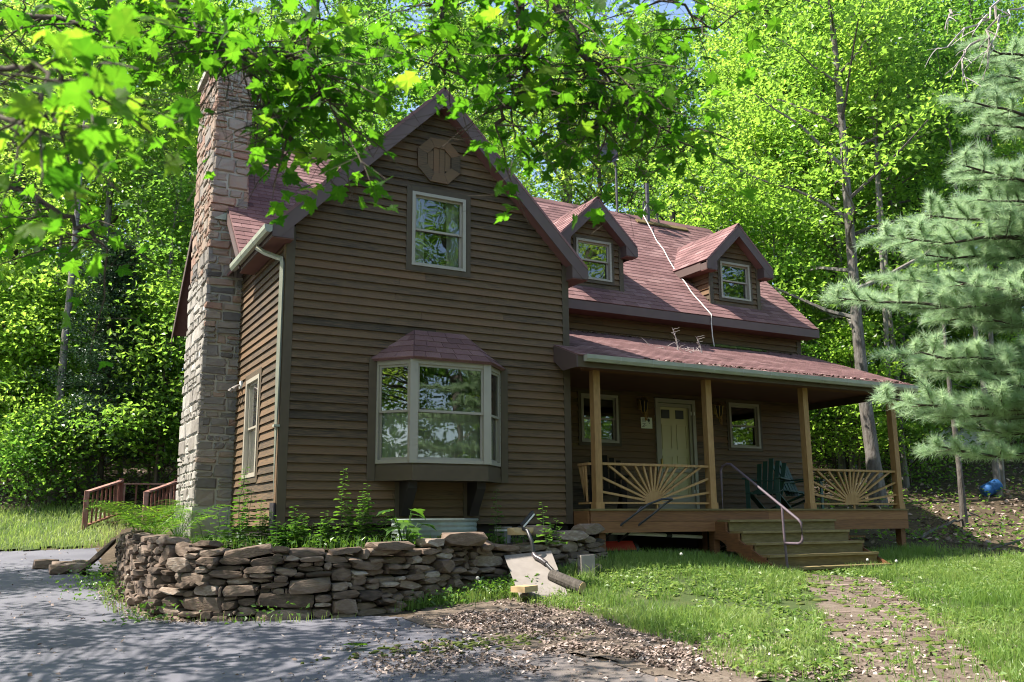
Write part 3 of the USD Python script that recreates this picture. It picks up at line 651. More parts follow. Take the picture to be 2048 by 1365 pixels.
def railing(x0, x1, hx):
    r = build('porch_railing', B().box((x0, YP + .05, .882), (x1, YP + .11, .92), .6).box((x0, YP + .055, .288), (x1, YP + .105, .318), .6), M['porch_wood'], house)
    yc = YP + .08
    hub = [A(hx + .17 * math.cos(a), yc - .022, .318 + .17 * math.sin(a)) for a in np.linspace(0, math.pi, 10)]
    build('hub', B().convex(hub, [p + .044 * Y for p in hub], .5), M['porch_wood'], r)
    ends = [(x0, .475), (x0, .70), *[(x0 + (x1 - x0) * f, .882) for f in (.07, .2, .31, .385, .45, .5, .555, .62, .7, .8, .93)], (x1, .70), (x1, .475)]
    for (ex, ez) in ends:
        d = A(ex - hx, 0, ez - .325); d /= np.linalg.norm(d)
        build('ray', B().bar(A(hx, yc, .325) + d * .1, (ex, yc, ez), .034, .034, up=(0, 1, 0), tone=rng.uniform(.4, .8)), M['porch_wood'], r)
    build('foot', B().box((hx + .06, yc - .015, DECK), (hx + .09, yc + .015, .288), .5), M['porch_wood'], r)
railing(posts[0] + .06, posts[1] - .06, 5.86); railing(posts[2] + .06, posts[3] - .06, 10.3)
r = build('porch_railing', B().box((4.70, YP + .14, .882), (4.76, .0, .92), .6).box((4.705, YP + .14, .288), (4.755, 0, .318), .6), M['porch_wood'], house)
for e in (.35, .55, .75): build('ray', B().bar((4.73, -.2, .32), (4.73, -.32 + .4 * e, .882), .034, .034, up=(1, 0, 0)), M['porch_wood'], r)

# steps
XS0, XS1, RISE, RUN = 7.07, 9.45, .178, .2816
steps = group('steps', house)
for sx in (XS0 - .045, XS1 + .005):
    st = B()
    for k in range(5):
        y0, z1 = YP - RUN * (k + 1) + .02, DECK - RISE * (k + 1) - .035
        st.box((sx, y0, z1 - .28), (sx + .04, y0 + RUN + .002, z1), .3)
    build('stringer', st, M['rim_wood'], steps)
    build('stringer_board', B().bar((sx + .02, YP - .05, DECK - .36), (sx + .02, YP - RUN * 4.9, DECK - RISE * 5.1 - .12), .036, .2, tone=.05), M['rim_wood'], steps)
for k in range(1, 6):
    y1 = YP - RUN * (k - 1) - .012; z1 = DECK - RISE * k
    if k < 6: build('tread', B().box((XS0 + .0, y1 - RUN - .03, z1 - .036), (XS1, y1 - .006, z1), rng.uniform(.5, .9)), M['step_wood'], steps)
    build('riser', B().box((XS0 + .012, y1 - RUN + .006, z1 - RISE - .0), (XS1 - .012, y1 - RUN + .028, z1 - .038), rng.uniform(.2, .6)), M['step_wood'], steps)
hr = B().tube([(7.22, -.455, .05), (7.22, -.455, .84), (7.22, -.50, .905), (7.22, -.60, .935), (7.22, -.70, .925), (7.22, -2.10, .03), (7.22, -2.155, -.02), (7.22, -2.165, -.25), (7.22, -2.14, -.30), (7.22, -2.08, -.322), (7.22, -1.80, -.322)], .021, 8)
hr.tube([(7.22, -1.79, .22), (7.22, -1.80, -.3), (7.22, -1.83, -.85)], .019, 8)
build('handrail', hr, M['rail_metal'], house, smooth=True)

# door and porch lights
FDo = (A(0, YM, 0), X, -Y)
df = B()
for (a, c, d, e) in ((7.765, 7.835, DECK, 2.38), (8.67, 8.745, DECK, 2.38), (7.835, 8.67, 2.30, 2.38)): df.lbox(FDo, a, c, d, e, -.06, .05, .4)
df.lbox(FDo, 7.835, 8.67, DECK, DECK + .03, -.06, .03)
door = build('front_door', df, M['frame'], house)
leaf = B().lbox(FDo, 7.84, 8.665, DECK + .03, 2.295, -.06, -.03, .4)
build('door_leaf', leaf, M['door'], door)
for (a, c, d, e) in ((7.95, 8.2, 1.40, 1.88), (8.31, 8.56, 1.40, 1.88), (7.95, 8.2, .35, 1.27), (8.31, 8.56, .35, 1.27)):
    pb = B()
    for (u, v, w_, t) in ((a, c, d, d + .02), (a, c, e - .02, e), (a, a + .02, d + .02, e - .02), (c - .02, c, d + .02, e - .02)): pb.lbox(FDo, u, v, w_, t, -.03, -.018, .6)
    build('door_panel', pb, M['door'], door)
for a in (7.95, 8.3):
    build('pane', B().lbox(FDo, a, a + .2, 2.0, 2.17, -.03, -.022), M['black'], door)
sd = B()
for (a, c, d, e) in ((7.84, 7.90, DECK + .03, 2.29), (8.6, 8.66, DECK + .03, 2.29), (7.90, 8.6, 2.22, 2.29), (7.90, 8.6, .95, 1.02), (7.90, 8.6, DECK + .03, DECK + .3)): sd.lbox(FDo, a, c, d, e, -.005, .022, .2)
build('storm_frame', sd, M['frame'], door)
for zz in (2.08, .55): build('hinge', B().lbox(FDo, 8.64, 8.69, zz, zz + .07, .022, .03).lbox(FDo, 8.70, 8.72, zz, zz + .07, .05, .058), M['white'], door)
build('handle', B().lbox(FDo, 7.855, 7.88, 1.05, 1.2, .022, .06), M['brass'], door)
for lx in (7.40, 9.25):
    l = B().lbox(FDo, lx - .05, lx + .05, 2.13, 2.33, .02, .05).tube([(lx, YM - .05, 2.3), (lx, YM - .17, 2.36), (lx, YM - .17, 2.34)], .012)
    lp = build('wall_lantern', l, M['brass'], house)
    build('cap', B().tube([(lx, YM - .17, 2.36), (lx, YM - .17, 2.29)], [.015, .10], 6), M['brass'], lp)
    build('glass', B().tube([(lx, YM - .17, 2.28), (lx, YM - .17, 2.07)], [.085, .05], 6), M['dark'], lp)
    cg = B()
    for k in range(6):
        a = k * math.pi / 3
        cg.tube([(lx + .088 * math.cos(a), YM - .17 + .088 * math.sin(a), 2.29), (lx + .052 * math.cos(a), YM - .17 + .052 * math.sin(a), 2.06)], .006, 4)
    cg.tube([(lx, YM - .17, 2.06), (lx, YM - .17, 2.02)], [.05, .012], 6)
    build('cage', cg, M['brass'], lp)
    tl = B()
    for k in range(5): tl.tube([(lx + .02, YM - .2, 2.12), (lx + rng.uniform(-.06, .1), YM - .22, 1.98), (lx + .0 + rng.uniform(-.03, .03), YM - .22, 1.88 + .05 * rng.random())], .008, 4)
    build('tassel', tl, M['porch_wood'], lp)
# notice beside the door
nt = build('notice', B().lbox(FDo, 7.415, 7.68, 1.775, 1.985, .03, .034), M['paper'], house)
ink = B()
for k, (wd, zz) in enumerate(((.09, 1.955), (.085, 1.943), (.09, 1.931), (.07, 1.915), (.08, 1.903), (.06, 1.80), (.07, 1.81))): ink.lbox(FDo, 7.435, 7.435 + wd, zz, zz + .005, .034, .0355)
ink.bar((7.45, YM - .035, 1.865), (7.52, YM - .035, 1.865), .002, .008); ink.bar((7.52, YM - .035, 1.865), (7.46, YM - .035, 1.825), .002, .008); ink.bar((7.455, YM - .035, 1.828), (7.54, YM - .035, 1.83), .002, .006)
a = np.linspace(0, 2 * np.pi, 13)[:-1]
ink.convex([A(7.60 + .028 * math.cos(t), YM - .0355, 1.935 + .035 * math.sin(t)) for t in a], [A(7.60 + .028 * math.cos(t), YM - .034, 1.935 + .035 * math.sin(t)) for t in a]); ink.bar((7.6, YM - .035, 1.9), (7.615, YM - .035, 1.865), .002, .012)
build('print', ink, M['ink'], nt)
# floodlight near the chimney
fl = build('flood_light', B().lbox((A(0, 2.45, 2.2), Y, -X), -.06, .06, -.06, .06, .02, .05), M['white'], house)
for dy in (-.07, .07): build('lamp_head', B().tube([(-.05, 2.45, 2.2), (-.1, 2.45 + dy, 2.17), (-.16, 2.45 + dy * 1.5, 2.12), (-.17, 2.45 + dy * 1.6, 2.10)], [.012, .022, .036, .045], 10), M['slab'], fl)

# ---- chimney: every stone of the two visible faces
cx0, cx1, cy0, cy1, cz1 = -.60, .015, 2.80, 4.55, 8.15
cb = B().box((cx0 + .03, cy0 + .03, -.6), (cx1 - .02, cy1 - .03, cz1 - .12))
chim = build('chimney', cb, M['mortar'], house)
build('footing', B().box((cx0 - .01, cy0 - .012, -.7), (cx1 + .005, cy1, .3), .5), M['concrete'], chim)
def stone_face(F, width, z0, z1, r, clip=None):
    O, ux, n = F
    zc = z0
    while zc < z1 - .05:
        h = r.choice((.10, .14, .17, .22, .28)); h = min(h, z1 - zc)
        u = 0
        while u < width - .02:
            w_ = r.uniform(.9, 2.1) * max(h, .12); w_ = min(w_, width - u)
            if width - u - w_ < .09: w_ = width - u
            sub = [(zc, h)] if h < .15 or r.random() < .55 else [(zc, h * .45), (zc + h * .45, h * .55)]
            for (zz, hh) in sub:
                g = .016
                c = [(u + g, zz + g), (u + w_ * .5, zz + g * r.uniform(.4, 1.6)), (u + w_ - g, zz + g), (u + w_ - g * r.uniform(.3, 1.8), zz + hh / 2), (u + w_ - g, zz + hh - g), (u + w_ * .45, zz + hh - g * r.uniform(.3, 1.7)), (u + g, zz + hh - g), (u + g * r.uniform(.2, 1.8), zz + hh / 2)]
                c = [(p + r.uniform(-.014, .014) * (0 < p < width), q + r.uniform(-.012, .012)) for p, q in c]
                c = [(min(max(p, .0), width), q) for p, q in c]
                m0 = np.mean(c, 0); dep = r.uniform(.012, .04)
                fr = [O + ux * (m0[0] + (p - m0[0]) * .86) + Z * (m0[1] + (q - m0[1]) * .84) + n * (dep + r.uniform(-.006, .006)) for p, q in c]
                mid = [O + ux * p + Z * q + n * dep * .45 for p, q in c]
                bk = [O + ux * p + Z * q - n * .05 for p, q in c]
                b = B().convex(fr, mid, 0); b.v, b.f, b.t, b.n = [], [], [], 0
                k = len(c); i = np.arange(k); j = (i + 1) % k; t = np.arange(1, k - 1)
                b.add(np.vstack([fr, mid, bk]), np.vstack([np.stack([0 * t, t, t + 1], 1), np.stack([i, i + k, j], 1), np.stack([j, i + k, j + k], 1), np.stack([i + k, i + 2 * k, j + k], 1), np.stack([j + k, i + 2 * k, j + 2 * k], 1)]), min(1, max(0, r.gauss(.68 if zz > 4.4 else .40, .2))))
                yield b
            u += w_
        zc += h
rc_ = random.Random(5); nst = 0; rest = B()
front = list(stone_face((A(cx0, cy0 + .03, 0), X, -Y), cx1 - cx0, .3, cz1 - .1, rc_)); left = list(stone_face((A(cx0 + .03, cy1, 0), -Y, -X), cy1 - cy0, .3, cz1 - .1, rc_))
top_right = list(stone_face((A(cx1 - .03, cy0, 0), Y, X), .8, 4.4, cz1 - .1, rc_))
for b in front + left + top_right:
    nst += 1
    if nst <= 298: build('stone', b, M['sun_paled_stone' if len(front) < nst <= len(front) + len(left) else 'chimney_stone'], chim)
    else: rest.add(*b.get())
build('stones', rest, M['chimney_stone'], chim, kind='stuff')
build('cap', B().box((cx0 - .05, cy0 - .05, cz1 - .12), (cx1 + .05, cy1 + .05, cz1)), M['concrete'], chim)
build('flue', B().tube([(-.28, 3.6, cz1), (-.28, 3.6, cz1 + .25)], .13, 10), M['brick'], chim)
build('flashing', B().convex([A(cx1 - .56, cy0 - .02, 5.0), A(cx1 + .02, cy0 - .02, 5.0), A(cx1 + .02, cy0 - .02, 5.16), A(cx1 - .3, cy0 - .02, 5.16)], [A(cx1 - .56, cy0, 5.0), A(cx1 + .02, cy0, 5.0), A(cx1 + .02, cy0, 5.16), A(cx1 - .3, cy0, 5.16)]), M['gutter'], chim)

# ---- the shingles: the 250 that show largest are parts of their own
def shown(s):
    u, v, w_ = pix(s[1]); d = CAM - s[1]; c = max(0, s[3] @ d / np.linalg.norm(d))
    return s[2] * c / w_ ** 2 if -20 < u < 2068 and v > -20 else 0
shingle_pool.sort(key=shown, reverse=True)
rest = {}
for k, (par, mid, ar, nn, up, lo, tone) in enumerate(shingle_pool):
    if k < 215: build('shingle', B().convex(up, lo, tone), M['shingle'], par)
    else: rest.setdefault(par, B()).convex(up, lo, tone)
for par, b in rest.items(): build('shingles', b, M['shingle'], par, kind='stuff')

# ---- on the roof
mast = thing('antenna_mast', 'black steel mast and tripod on the ridge of the red roof', 'antenna mast', (9.9, 4.75, 7.15))
build('pole', B().tube([(9.9, 4.75, 7.1), (9.9, 4.75, 8.1)], .05, 8), M['metal_dark'], mast)
for dx, dy, dz in ((-.27, -.05, -.12), (.35, .0, -.05), (.1, .35, -.35)): build('leg', B().tube([(9.9 + dx * .45, 4.75 + dy * .4, 7.62), (9.9 + dx, 4.75 + dy, 7.14 + dz)], .02, 6), M['metal_dark'], mast)
build('brace', B().tube([(9.78, 4.75, 7.62), (10.05, 4.75, 7.62)], .014).tube([(9.7, 4.75, 7.4), (10.15, 4.75, 7.45)], .012), M['metal_dark'], mast)
pl = B().bar((9.47, 4.64, 7.06), (11.0, 4.64, 7.06), .14, .035, up=(0, -PM, 1))
data(stage.GetPrimAtPath(build('roof_plank', pl, M['step_wood'], None)), label='weathered grey plank lying along the roof just under the ridge', cat='plank')
dish = thing('satellite_dish', 'round black satellite dish on a pole above the ridge behind the leaves', 'satellite dish', (9.1, 4.92, 7.28))
build('pole', B().tube([(9.12, 4.92, 7.2), (9.12, 4.92, 8.5), (9.0, 4.92, 8.72)], .03, 8), M['metal_dark'], dish)
rr = np.linspace(0, 1, 5); aa = np.linspace(0, 2 * np.pi, 19)
dv = [A(8.88, 4.85, 8.75) + .27 * r_ * (math.cos(t) * X + math.sin(t) * Z * .95) - Y * .09 * (r_ ** 2 - 1) * 1 for r_ in rr for t in aa]
i, j = np.meshgrid(np.arange(4), np.arange(18), indexing='ij'); k = i * 19 + j
build('reflector', B().add(dv, np.stack([k, k + 1, k + 20, k + 19], -1).reshape(-1, 4)), M['metal_dark'], dish, smooth=True)
build('feed_arm', B().tube([(8.88, 4.8, 8.5), (8.9, 4.4, 8.65)], .012), M['metal_dark'], dish)
cab = B()
on_roof = lambda x, y: (x, y, 4.06 + PM * (y - YE) + .04)
cab.tube([(9.84, 4.7, 7.55), (9.62, 4.6, 7.25), on_roof(9.66, 4.3), on_roof(9.50, 3.95), on_roof(9.43, 3.6), on_roof(9.28, 3.25), on_roof(9.14, 2.85), on_roof(9.10, 2.5), on_roof(9.0, 2.2), on_roof(8.98, 1.9), (8.95, YE - .03, 4.08), (8.93, YE - .035, 3.9), (9.0, 1.62, 3.62), (9.1, 1.7, PZ(1.7) + .03)], .0115, 6)
data(stage.GetPrimAtPath(build('white_cable', cab, M['white'], None, smooth=True)), label='white cable running from the roof mast down the shingles to the porch roof', cat='cable')
tw = B(); r = random.Random(3)
for k in range(26):
    p = A(7.6 + r.gauss(0, .35), .75 + r.gauss(0, .2), 0); p[2] = PZ(p[1]) + .02; d = A(r.gauss(0, 1), r.gauss(0, 1), abs(r.gauss(0, .6))); d = d / np.linalg.norm(d) * r.uniform(.06, .22)
    tw.tube([p, p + d * .5 + A(0, 0, .01), p + d], [.005, .003], 4) if False else tw.tube([p, p + d * .5 + A(0, 0, .01), p + d], [.006, .004, .002], 4)
for bx, h in ((7.45, .42), (8.0, .3)):
    p = A(bx, .8, PZ(.8)); tw.tube([p, p + A(-.03, 0, h * .5), p + A(-.12, 0, h)], [.012, .009, .003], 5)
    for k in range(5): q = p + A(-.05, 0, h * (.3 + .12 * k)); tw.tube([q, q + A(r.uniform(-.1, .1), r.uniform(-.05, .05), .05), q + A(r.uniform(-.16, .16), 0, .1)], [.007, .005, .002], 4)
data(stage.GetPrimAtPath(build('twig_debris', tw, M['dead_twig'], None)), label='pale dry twigs caught on the porch roof', cat='twigs', kind='stuff')
ml = B(); r = random.Random(4)
for k in range(420):
    e = r.random(); xx = r.uniform(5.6, 11.8); yy = -.68 + abs(r.gauss(0, .03)) if e < .6 else 1.95 - abs(r.gauss(0, .14)) * (xx / 11)
    p = A(xx, yy, PZ(yy) + .022); s = r.uniform(.02, .05); a = r.random() * 6.28; u = A(math.cos(a), math.sin(a), r.gauss(0, .3)) * s; v = A(-math.sin(a), math.cos(a), r.gauss(.2, .3)) * s * .6
    ml.add([p - u, p + v, p + u, p - v + A(0, 0, .01)], [[0, 1, 2], [0, 2, 3]], r.random())
data(stage.GetPrimAtPath(build('roof_leaf_litter', ml, M['litter'], None)), label='brown dead leaves along the gutter and wall line of the porch roof', cat='dead leaves', kind='stuff')

mo = B(); r = random.Random(8)
for k in range(60):
    yy = 1.93 - abs(r.gauss(0, .09)); xx = 9.75 + r.gauss(0, .33); s_ = r.uniform(.03, .09); m = trimesh.creation.icosphere(1, 1.0); m.apply_scale((s_ * 1.5, s_, s_ * .45)); m.apply_translation((xx, yy, PZ(yy) + .02)); mo.tri(m, r.random())
data(stage.GetPrimAtPath(build('roof_moss', mo, M['moss'], None, smooth=True)), label='yellow-green moss bank on the porch roof against the house wall', cat='moss', kind='stuff')
# ------------------------------------------------------------------ ground
def sheet(name, poly, step, dz, material, rough=0, label=None, kind='structure', noise=0, seed=0, tone=.5):
    x0, y0, x1, y1 = poly.bounds
    xs, ys = np.arange(x0, x1 + step, step), np.arange(y0, y1 + step, step)
    XX, YY = np.meshgrid(xs, ys)
    ZZ = ground(XX, YY) + dz
    if noise: ZZ = ZZ + noise * (meshkit.fbm(np.stack([XX * 1.3, YY * 1.3, 0 * XX], -1), 4, seed) - .5)
    i, j = np.meshgrid(np.arange(len(ys) - 1), np.arange(len(xs) - 1), indexing='ij'); k = i * len(xs) + j
    f = np.stack([k, k + 1, k + 1 + len(xs), k + len(xs)], -1).reshape(-1, 4)
    from shapely import contains_xy
    c = np.stack([XX.ravel()[f].mean(1), YY.ravel()[f].mean(1)], 1)
    if rough: c = c + rough * (np.stack([meshkit.fbm(np.stack([c[:, 0] * 1.1, c[:, 1] * 1.1, 0 * c[:, 0] + s], -1), 3, seed + s) for s in (1, 2)], 1) - .5)
    f = f[contains_xy(poly, c[:, 0], c[:, 1])]
    b = B().add(np.stack([XX, YY, ZZ], -1).reshape(-1, 3), f, tone)
    return data(stage.GetPrimAtPath(build(name, b, material, None, smooth=True)), label=label, kind=kind)

g1 = np.concatenate([np.linspace(-320, -40, 12), np.arange(-36, -14, .6), np.arange(-14, 16, .25), np.arange(16, 45, .6), np.linspace(50, 320, 14)])
XX, YY = np.meshgrid(g1 + 4, g1 + 4)
ZZ = ground(XX, YY) + .10 * (meshkit.fbm(np.stack([XX * .5, YY * .5, 0 * XX], -1), 4, 3) - .5) * np.clip(((XX - CAM[0]) * .4773 + (YY - CAM[1]) * .8787 - 17) / 4, 0, 3) - .012
i, j = np.meshgrid(np.arange(len(g1) - 1), np.arange(len(g1) - 1), indexing='ij'); k = i * len(g1) + j
data(stage.GetPrimAtPath(build('ground', B().add(np.stack([XX, YY, ZZ], -1).reshape(-1, 3), np.stack([k, k + 1, k + 1 + len(g1), k + len(g1)], -1).reshape(-1, 4)), M['soil'], None, smooth=True)), kind='structure')
DRIVE = Polygon([(-30, -30), (6, -30), (3.4, -12), (2.6, -8.2), (1.7, -6.5), (1.3, -5.2), (1.1, -3.6), (1.0, -2.5), (.4, -2.0), (-.45, -1.85), (-1.2, -1.45), (-1.65, -.8), (-1.8, .8), (-1.75, 3), (-1.6, 5.5), (-1.5, 8.3), (-3.2, 8.9), (-8, 9.5), (-16, 9), (-30, 6)])
sheet('driveway', DRIVE, .07, .002, M['asphalt'], rough=.25, seed=4)
LAWN = Polygon([(2.4, -2.2), (3.2, -1.2), (4.6, -.7), (5.3, .5), (11.2, .3), (12.3, -.8), (13.4, -2.8), (13, -9), (9, -14), (3.4, -12), (2.6, -8.2), (1.9, -6.6), (2.5, -5.1), (2.7, -3.4)])
sheet('lawn', LAWN, .1, .007, M['turf'], rough=.3, seed=8)
GRASS_L = Polygon([(-1.6, 8.6), (-3.2, 9.1), (-8, 9.7), (-14, 9.4), (-16, 13), (-8, 14.5), (-2, 14), (-.6, 12)])
sheet('grass_verge', GRASS_L, .3, .03, M['turf'], rough=.8, seed=5)
# raised planting bed inside the stone wall
WALL_PATH = A((-1.22, 7.2), (-1.36, 5.2), (-1.45, 3.2), (-1.58, 1.6), (-1.62, .2), (-1.5, -.85), (-1.12, -1.38), (-.45, -1.75), (.34, -1.92), (1.02, -1.78), (1.75, -1.48), (2.5, -1.26), (3.2, -1.12), (3.9, -1.0), (4.55, -.86))
WALL_TOP = A(-.28, -.16, -.10, -.12, -.15, -.17, -.22, -.27, -.31, -.30, -.25, -.24, -.24, -.2, -.19)
bed = B(); n = len(WALL_PATH)
inner = A(*[(-.05, 7.2), (-.05, 5.2), (.02, 3.2), (.02, 1.6), (.02, .6), (.05, .1), (.2, .1), (.6, .1), (1, .1), (1.5, .1), (2.1, .1), (2.7, .1), (3.3, .1), (3.9, .1), (4.5, .1)])
vv = []
for q in range(n):
    for t in np.linspace(0, 1, 9):
        p = WALL_PATH[q] + (inner[q] - WALL_PATH[q]) * (.10 + .9 * t)
        vv.append((*p, WALL_TOP[q] * (1 - t) - .14 * t - .06 + .05 * (meshkit.fbm(A(p[0] * 3, p[1] * 3, 0)) - .5)))
i, j = np.meshgrid(np.arange(n - 1), np.arange(8), indexing='ij'); k = i * 9 + j
bed.add(vv, np.stack([k, k + 1, k + 10, k + 9], -1).reshape(-1, 4))
data(stage.GetPrimAtPath(build('planting_bed', bed, M['soil'], None, smooth=True)), kind='structure')
# ------------------------------------------------------------------ foliage
def frames(Nn, r):
    """two axes in the plane across each normal, turned at random"""
    Nn = Nn / np.linalg.norm(Nn, axis=1, keepdims=True)
    a = np.cross(Nn, r.normal(size=Nn.shape)); a /= np.linalg.norm(a, axis=1, keepdims=True) + 1e-12
    return a, np.cross(Nn, a), Nn

def cards(b, P, Nn, L, r, wide=.72, tone=None):
    """leaf-sized diamonds, folded along the middle"""
    a, c, Nn = frames(Nn, r); n = len(P); L = np.broadcast_to(L, (n,))[:, None]
    h = L * .16
    v = np.stack([P - a * L * .5, P + c * L * wide * .5 + Nn * h, P + a * L * .5 - Nn * h * .6, P - c * L * wide * .5 + Nn * h], 1).reshape(-1, 3)
    k = np.arange(n)[:, None] * 4
    f = np.vstack([k + A(0, 1, 2).astype(int), k + A(0, 2, 3).astype(int)])
    b.add(v, f, np.repeat(r.random(n), 4) if tone is None else np.repeat(tone, 4))

MAPLE = [(0, -.42), (.30, -.47), (.25, -.27), (.40, -.24), (.60, .02), (.44, .03), (.42, .12), (.22, .06), (.26, .26), (.14, .26), (.0, .60)]
MAPLE = A(*(MAPLE + [(-x, y) for x, y in MAPLE[-2:0:-1]]))
def maple_leaf(p, down, face, L, r):
    """one lobed leaf; down is the way its tip points"""
    t = down / np.linalg.norm(down); n = face - (face @ t) * t; n = n / (np.linalg.norm(n) + 1e-9); s = np.cross(t, n)
    q = MAPLE * (1 + r.normal(0, .06, MAPLE.shape))
    rr = np.hypot(q[:, 0], q[:, 1])
    curl = -r.uniform(.05, .65) * rr ** 2 + r.uniform(.0, .4) * np.abs(q[:, 0])
    v = p + L * (q[:, :1] * s + (q[:, 1:] + .42) * t + curl[:, None] * n)
    c = p + L * (.40 * t)
    m = len(q); i = np.arange(m); j = (i + 1) % m
    return np.vstack([v, c]), np.stack([i, j, 0 * i + m], 1)

def bez(p, q, sag, n, r, wob=.0):
    t = np.linspace(0, 1, n)[:, None]; d = np.linalg.norm(q - p)
    o = p + (q - p) * t + A(0, 0, 1) * sag * d * (t * (1 - t)) * 4
    o[1:-1] += r.normal(0, wob * d, o[1:-1].shape)
    return o

def broadleaf(name, label, seed, H, base, R, limbs, per, size, leafm, bark, r0, flat=.085, cone=.75, lean=.02, spread=.34, dens=1.0):
    """a woodland tree in its own frame: trunk, limbs, crown of leaf sprays"""
    r = np.random.default_rng(seed)
    T_ = thing(name, label, 'tree')
    zz = np.linspace(-.4, H * .97, 12); tp = np.stack([np.cumsum(r.normal(0, lean * H / 12, 12)), np.cumsum(r.normal(0, lean * H / 12, 12)), zz], 1); tp -= A(tp[0, 0], tp[0, 1], 0)
    rad = r0 * (1 - .86 * (zz - zz[0]) / (zz[-1] - zz[0])); rad[0] *= 1.35
    build('trunk', B().tube(tp, rad, 9, r.random()), bark, T_, smooth=True)
    br, P, Nn = B(), [], []
    for k in range(limbs):
        f = ((k + .5 + r.uniform(-.3, .3)) / limbs) ** .9; z0 = base + (H * .95 - base) * f
        o = A(np.interp(z0, zz, tp[:, 0]), np.interp(z0, zz, tp[:, 1]), z0); az = k * 2.399 + r.normal(0, .3)
        Ln = R * (1 - cone * f ** 1.6) * r.uniform(.65, 1.15); e = r.uniform(.05, .5) + .5 * f
        tip = o + Ln * A(math.cos(az) * math.cos(e), math.sin(az) * math.cos(e), math.sin(e))
        c = bez(o, tip, r.uniform(-.02, .07), 6, r, .02)
        br.tube(c, np.linspace(max(.012, r0 * .34 * (1 - f) + .008), .006, 6), 5, r.random())
        for q in range(max(3, int(per * dens / 26))):
            t = r.uniform(.22, 1.05) ** .8
            cc = c[0] + (c[-1] - c[0]) * t + A(0, 0, .02)
            cc = cc + np.append(r.normal(0, spread * Ln * (.35 + .5 * t) * .55, 2), r.normal(0, flat * 1.3))
            if r.random() < .5: br.tube([c[min(5, int(t * 5))], (c[min(5, int(t * 5))] + cc) / 2 + A(0, 0, .04), cc], [.008, .006, .003], 3, .4)
            m = int(26 * r.uniform(.5, 1.5)); sc = r.uniform(.7, 1.3)
            off = r.normal(0, 1, (m, 3)) * A(.40 * sc, .40 * sc, flat * sc); off[:, 2] -= .12 * np.hypot(off[:, 0], off[:, 1])
            P.append(cc + off); tn = r.normal(0, .22, 3)
            Nn.append(A(0, 0, 1) + tn + r.normal(0, .62, (m, 3)))
    build('limbs', br, bark, T_, kind='stuff')
    P, Nn = np.vstack(P), np.vstack(Nn)
    lv = B(); cards(lv, P, Nn, size * r.uniform(.55, 1.3, len(P)), r)
    build('crown', lv, leafm, T_, kind='stuff')
    return T_

# kinds of woodland tree, then copies through the wood
KINDS = {}
def wood_tree(kind, uvd, label, group=None, s=1.0, rz=0, sz=None, name='forest_tree', tilt=0):
    if len(uvd) == 3:
        u, v, d = uvd; p = at(u, v, d); loc = (p[0], p[1])
    else: loc = uvd
    loc = (loc[0], loc[1], float(ground(*loc)) - .05)
    Mx = placeM(loc, rz, s, sz, tilt)
    if kind not in KINDS or KINDS[kind][1]:
        if kind not in KINDS:
            src = PROTO[kind]()
            KINDS[kind] = [src, True]
            x = UsdGeom.Xformable(stage.GetPrimAtPath(src)); x.ClearXformOpOrder(); x.AddTransformOp(opSuffix='place').Set(Gf.Matrix4d(*[float(q) for q in Mx.T.ravel()]))
            data(stage.GetPrimAtPath(src), label=label, group=group)
            return src
    return copy_thing(KINDS[kind][0], PNAME[kind], Mx, label, PCAT[kind], group)
PNAME = dict(a='forest_tree', b='forest_tree', c='forest_tree', d='forest_tree', e='forest_tree', stem='slender_tree', pole='slender_tree', sap='sapling', bush='woodland_shrub', hem='hemlock_tree', fir='hemlock_tree')
PCAT = dict(a='tree', b='tree', c='tree', d='tree', e='tree', stem='tree', pole='tree', sap='tree', bush='shrub', hem='tree', fir='tree')
PROTO = dict(
    a=lambda: broadleaf('forest_tree', '', 21, 17, 3.4, 4.2, 30, 380, .16, M['leaf'], M['bark'], .22),
    b=lambda: broadleaf('forest_tree', '', 22, 19, 4.0, 4.4, 30, 380, .155, M['leaf'], M['bark'], .19),
    c=lambda: broadleaf('forest_tree', '', 23, 13, 2.0, 3.7, 28, 380, .155, M['leaf'], M['bark'], .17),
    d=lambda: broadleaf('forest_tree', '', 24, 16, 3.4, 3.6, 29, 370, .155, M['leaf_deep'], M['bark_dark'], .2),
    e=lambda: broadleaf('forest_tree', '', 29, 9.5, 1.0, 3.1, 26, 300, .14, M['leaf'], M['bark'], .11, flat=.11, cone=.6),
    stem=lambda: broadleaf('slender_tree', '', 33, 15, 9.5, 1.8, 12, 200, .15, M['leaf'], M['bark'], .10),
    pole=lambda: broadleaf('slender_tree', '', 25, 13, 5, 2.6, 24, 240, .15, M['leaf'], M['bark'], .11),
    sap=lambda: broadleaf('sapling', '', 26, 5.5, .8, 2.0, 24, 210, .13, M['leaf'], M['twig'], .05, flat=.1),
    bush=lambda: broadleaf('woodland_shrub', '', 27, 2.6, .15, 1.6, 24, 170, .11, M['leaf'], M['twig'], .035, flat=.16),
    hem=lambda: broadleaf('hemlock_tree', '', 28, 12, 1.4, 2.9, 60, 560, .11, M['leaf_dark'], M['bark_dark'], .15, flat=.05, cone=.9, spread=.2))

def back(cat_kind, u, v, d): return (u, v, d)
